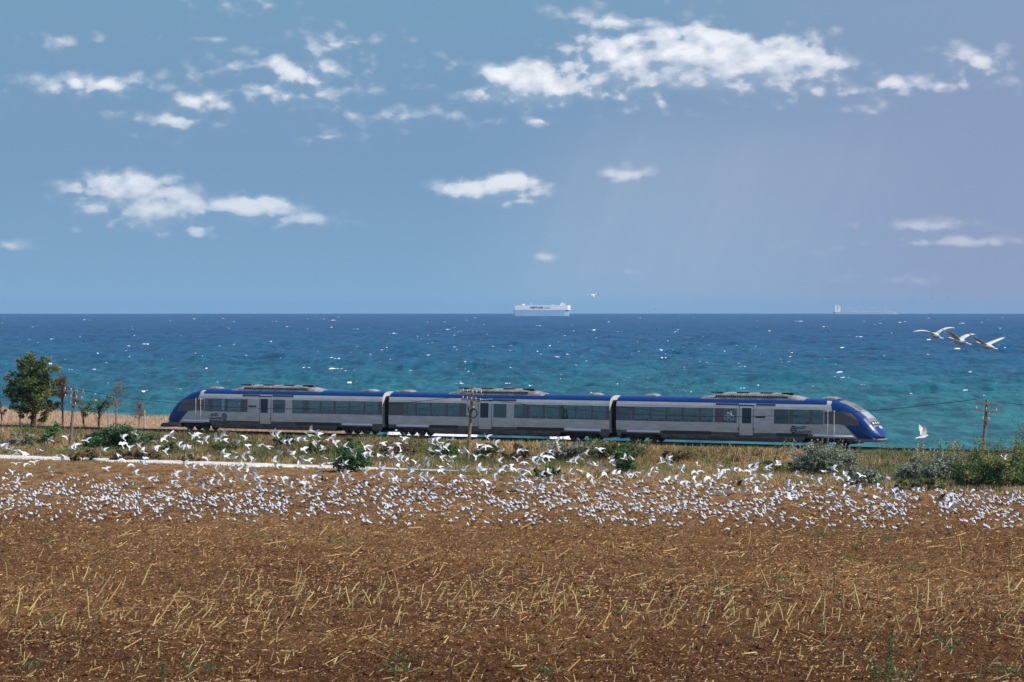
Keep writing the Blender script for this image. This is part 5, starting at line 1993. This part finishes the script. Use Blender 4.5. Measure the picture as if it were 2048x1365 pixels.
def flat(m):
    V = np.vstack(m.v)
    quads = [(f, mi) for f, mi in zip(m.f, m.mi)]
    return V, quads


SF = [flat(m) for m in sm]
FF = [flat(flying(a, b_, s, asym=t)) for (_, a, b_, s, t) in POSES]


def put(src, p, yaw, s, pitch=0, roll=0):
    V, quads = src
    Rm = np.array((Matrix.Rotation(yaw, 3, 'Z') @ Matrix.Rotation(pitch, 3, 'Y') @ Matrix.Rotation(roll, 3, 'X')))
    W = V @ Rm.T * s + p
    base = fl.nv
    fl.v.append(W)
    fl.nv += len(W)
    for f, mi in quads:
        fl.f.append(f + base)
        fl.mi.append(mi)


g = np.random.default_rng(31)
cnt = 0
while cnt < 2250:
    x = g.uniform(-60, 2110)
    mid = 994 + 22 * x / 2048
    y = mid + np.clip(g.normal(0, 23), -40, 46)
    if vnoise(x / 22, y / 9, 7) * .6 + vnoise(x / 60, y / 20, 9) * .6 < .30 + .28 * g.random():
        continue
    Yd = CZ * F / (y - HY)
    X_ = (x - CX) / F * Yd
    if uv_of(X_, Yd)[1] < 24:
        continue
    zz = float(field_z(np.array(X_), np.array(Yd)))
    put(SF[0] if g.random() < .72 else SF[1], np.array((X_, Yd, zz)), g.normal(R(140), R(28)), g.uniform(.78, 1.05), g.normal(-.2, .15))
    cnt += 1
for (x, y, q, yaw) in flock_extra:
    put(FF[q], at(x, y, min(240, 13.6 * F / (y - HY))), yaw, 1.05, g.normal(-.2, .15), g.normal(0, .15))
tag(fl.build('gull_flock', [m_gw, m_gg, m_gb, m_beak]), 'dense flock of grey-backed white gulls standing across the stubble field', 'gull flock', 'gulls standing on the field', 'stuff')
# stragglers standing clear of the flock
items = []
smesh = [m.mesh('gull', [m_gw, m_gg, m_gb, m_beak]) for m in sm]
for (x, y) in ((188, 1047), (596, 1036), (790, 1043), (844, 1040), (912, 1045), (935, 1053), (1032, 1047), (1058, 1043), (1118, 1050), (1262, 1050), (1306, 1051), (1327, 1049), (1499, 1049), (1454, 1065), (1613, 1061), (1625, 1054), (1730, 1054), (1812, 1055), (1930, 1050), (2022, 1054), (254, 1023), (432, 1030), (818, 1055), (1380, 1044), (1710, 1046), (80, 1021), (1845, 1052)):
    Yd = CZ * F / (y - HY)
    X_ = (x - CX) / F * Yd
    q = int(g.random() < .4)
    o = bpy.data.objects.new('gull', smesh[q])
    col.objects.link(o)
    o.location = (X_, Yd, float(field_z(np.array(X_), np.array(Yd))))
    yaw = g.normal(R(150), R(45))
    o.rotation_euler = (0, g.normal(-.04, .08), yaw)
    o.scale = (g.uniform(1.05, 1.25),) * 3
    tag(o, None, 'gull', 'gulls standing on the field')
    items.append((o, f'{"feeding" if q else "grey-backed"} gull standing clear in front of the flock {place_of(x, 0).replace("high by", "below")}', x))
number_labels(items)

# cloud of tiny starlings over the sea above the right coach
mb = MB()
for k in range(95):
    x, y = 1345 + g.normal(0, 30), 735 + g.normal(0, 38)
    if not (640 < y < 800):
        continue
    p = at(x, y, g.uniform(246, 262) if y > 0 else 250)
    a = g.uniform(0, 6.28)
    d = np.array((math.cos(a), math.sin(a) * .5, g.normal(0, .2)))
    mb.tube([p - d * .07, p, p + d * .06], [.008, .035, .01], 4)
    s = np.array((-d[1], d[0], 0))
    w = np.array([p + d * .03, p + s * .14 + (0, 0, .06), p - d * .03, p - s * .14 + (0, 0, .06), p + (0, 0, -.012)])
    mb.add(w, [(0, 1, 4), (1, 2, 4), (2, 3, 4), (3, 0, 4), (0, 4, 1), (0, 3, 2)])
tag(mb.build('starling_flock', m_gdark), 'loose cloud of tiny dark birds over the sea above the right coach', 'bird flock', kind='stuff')

# ------------------------------------------------------------------ sea air
HAZE_DENSITY = 2.6e-5
hz = MB().box((0, 13500, -25), (16000, 13800, 65))
m_haze = bpy.data.materials.new('sea_haze')
m_haze.use_nodes = True
n = Nodes(m_haze.node_tree)
pv_ = n.n('ShaderNodeVolumePrincipled')
pv_.inputs['Color'].default_value = (0.36, 0.66, 1.0, 1)
pv_.inputs['Density'].default_value = HAZE_DENSITY
o = n.n('ShaderNodeOutputMaterial')
n.put(o.inputs['Volume'], pv_.outputs[0])
tag(hz.build('haze', m_haze), 'thin pale sea haze fading the far ships', 'haze', kind='stuff')
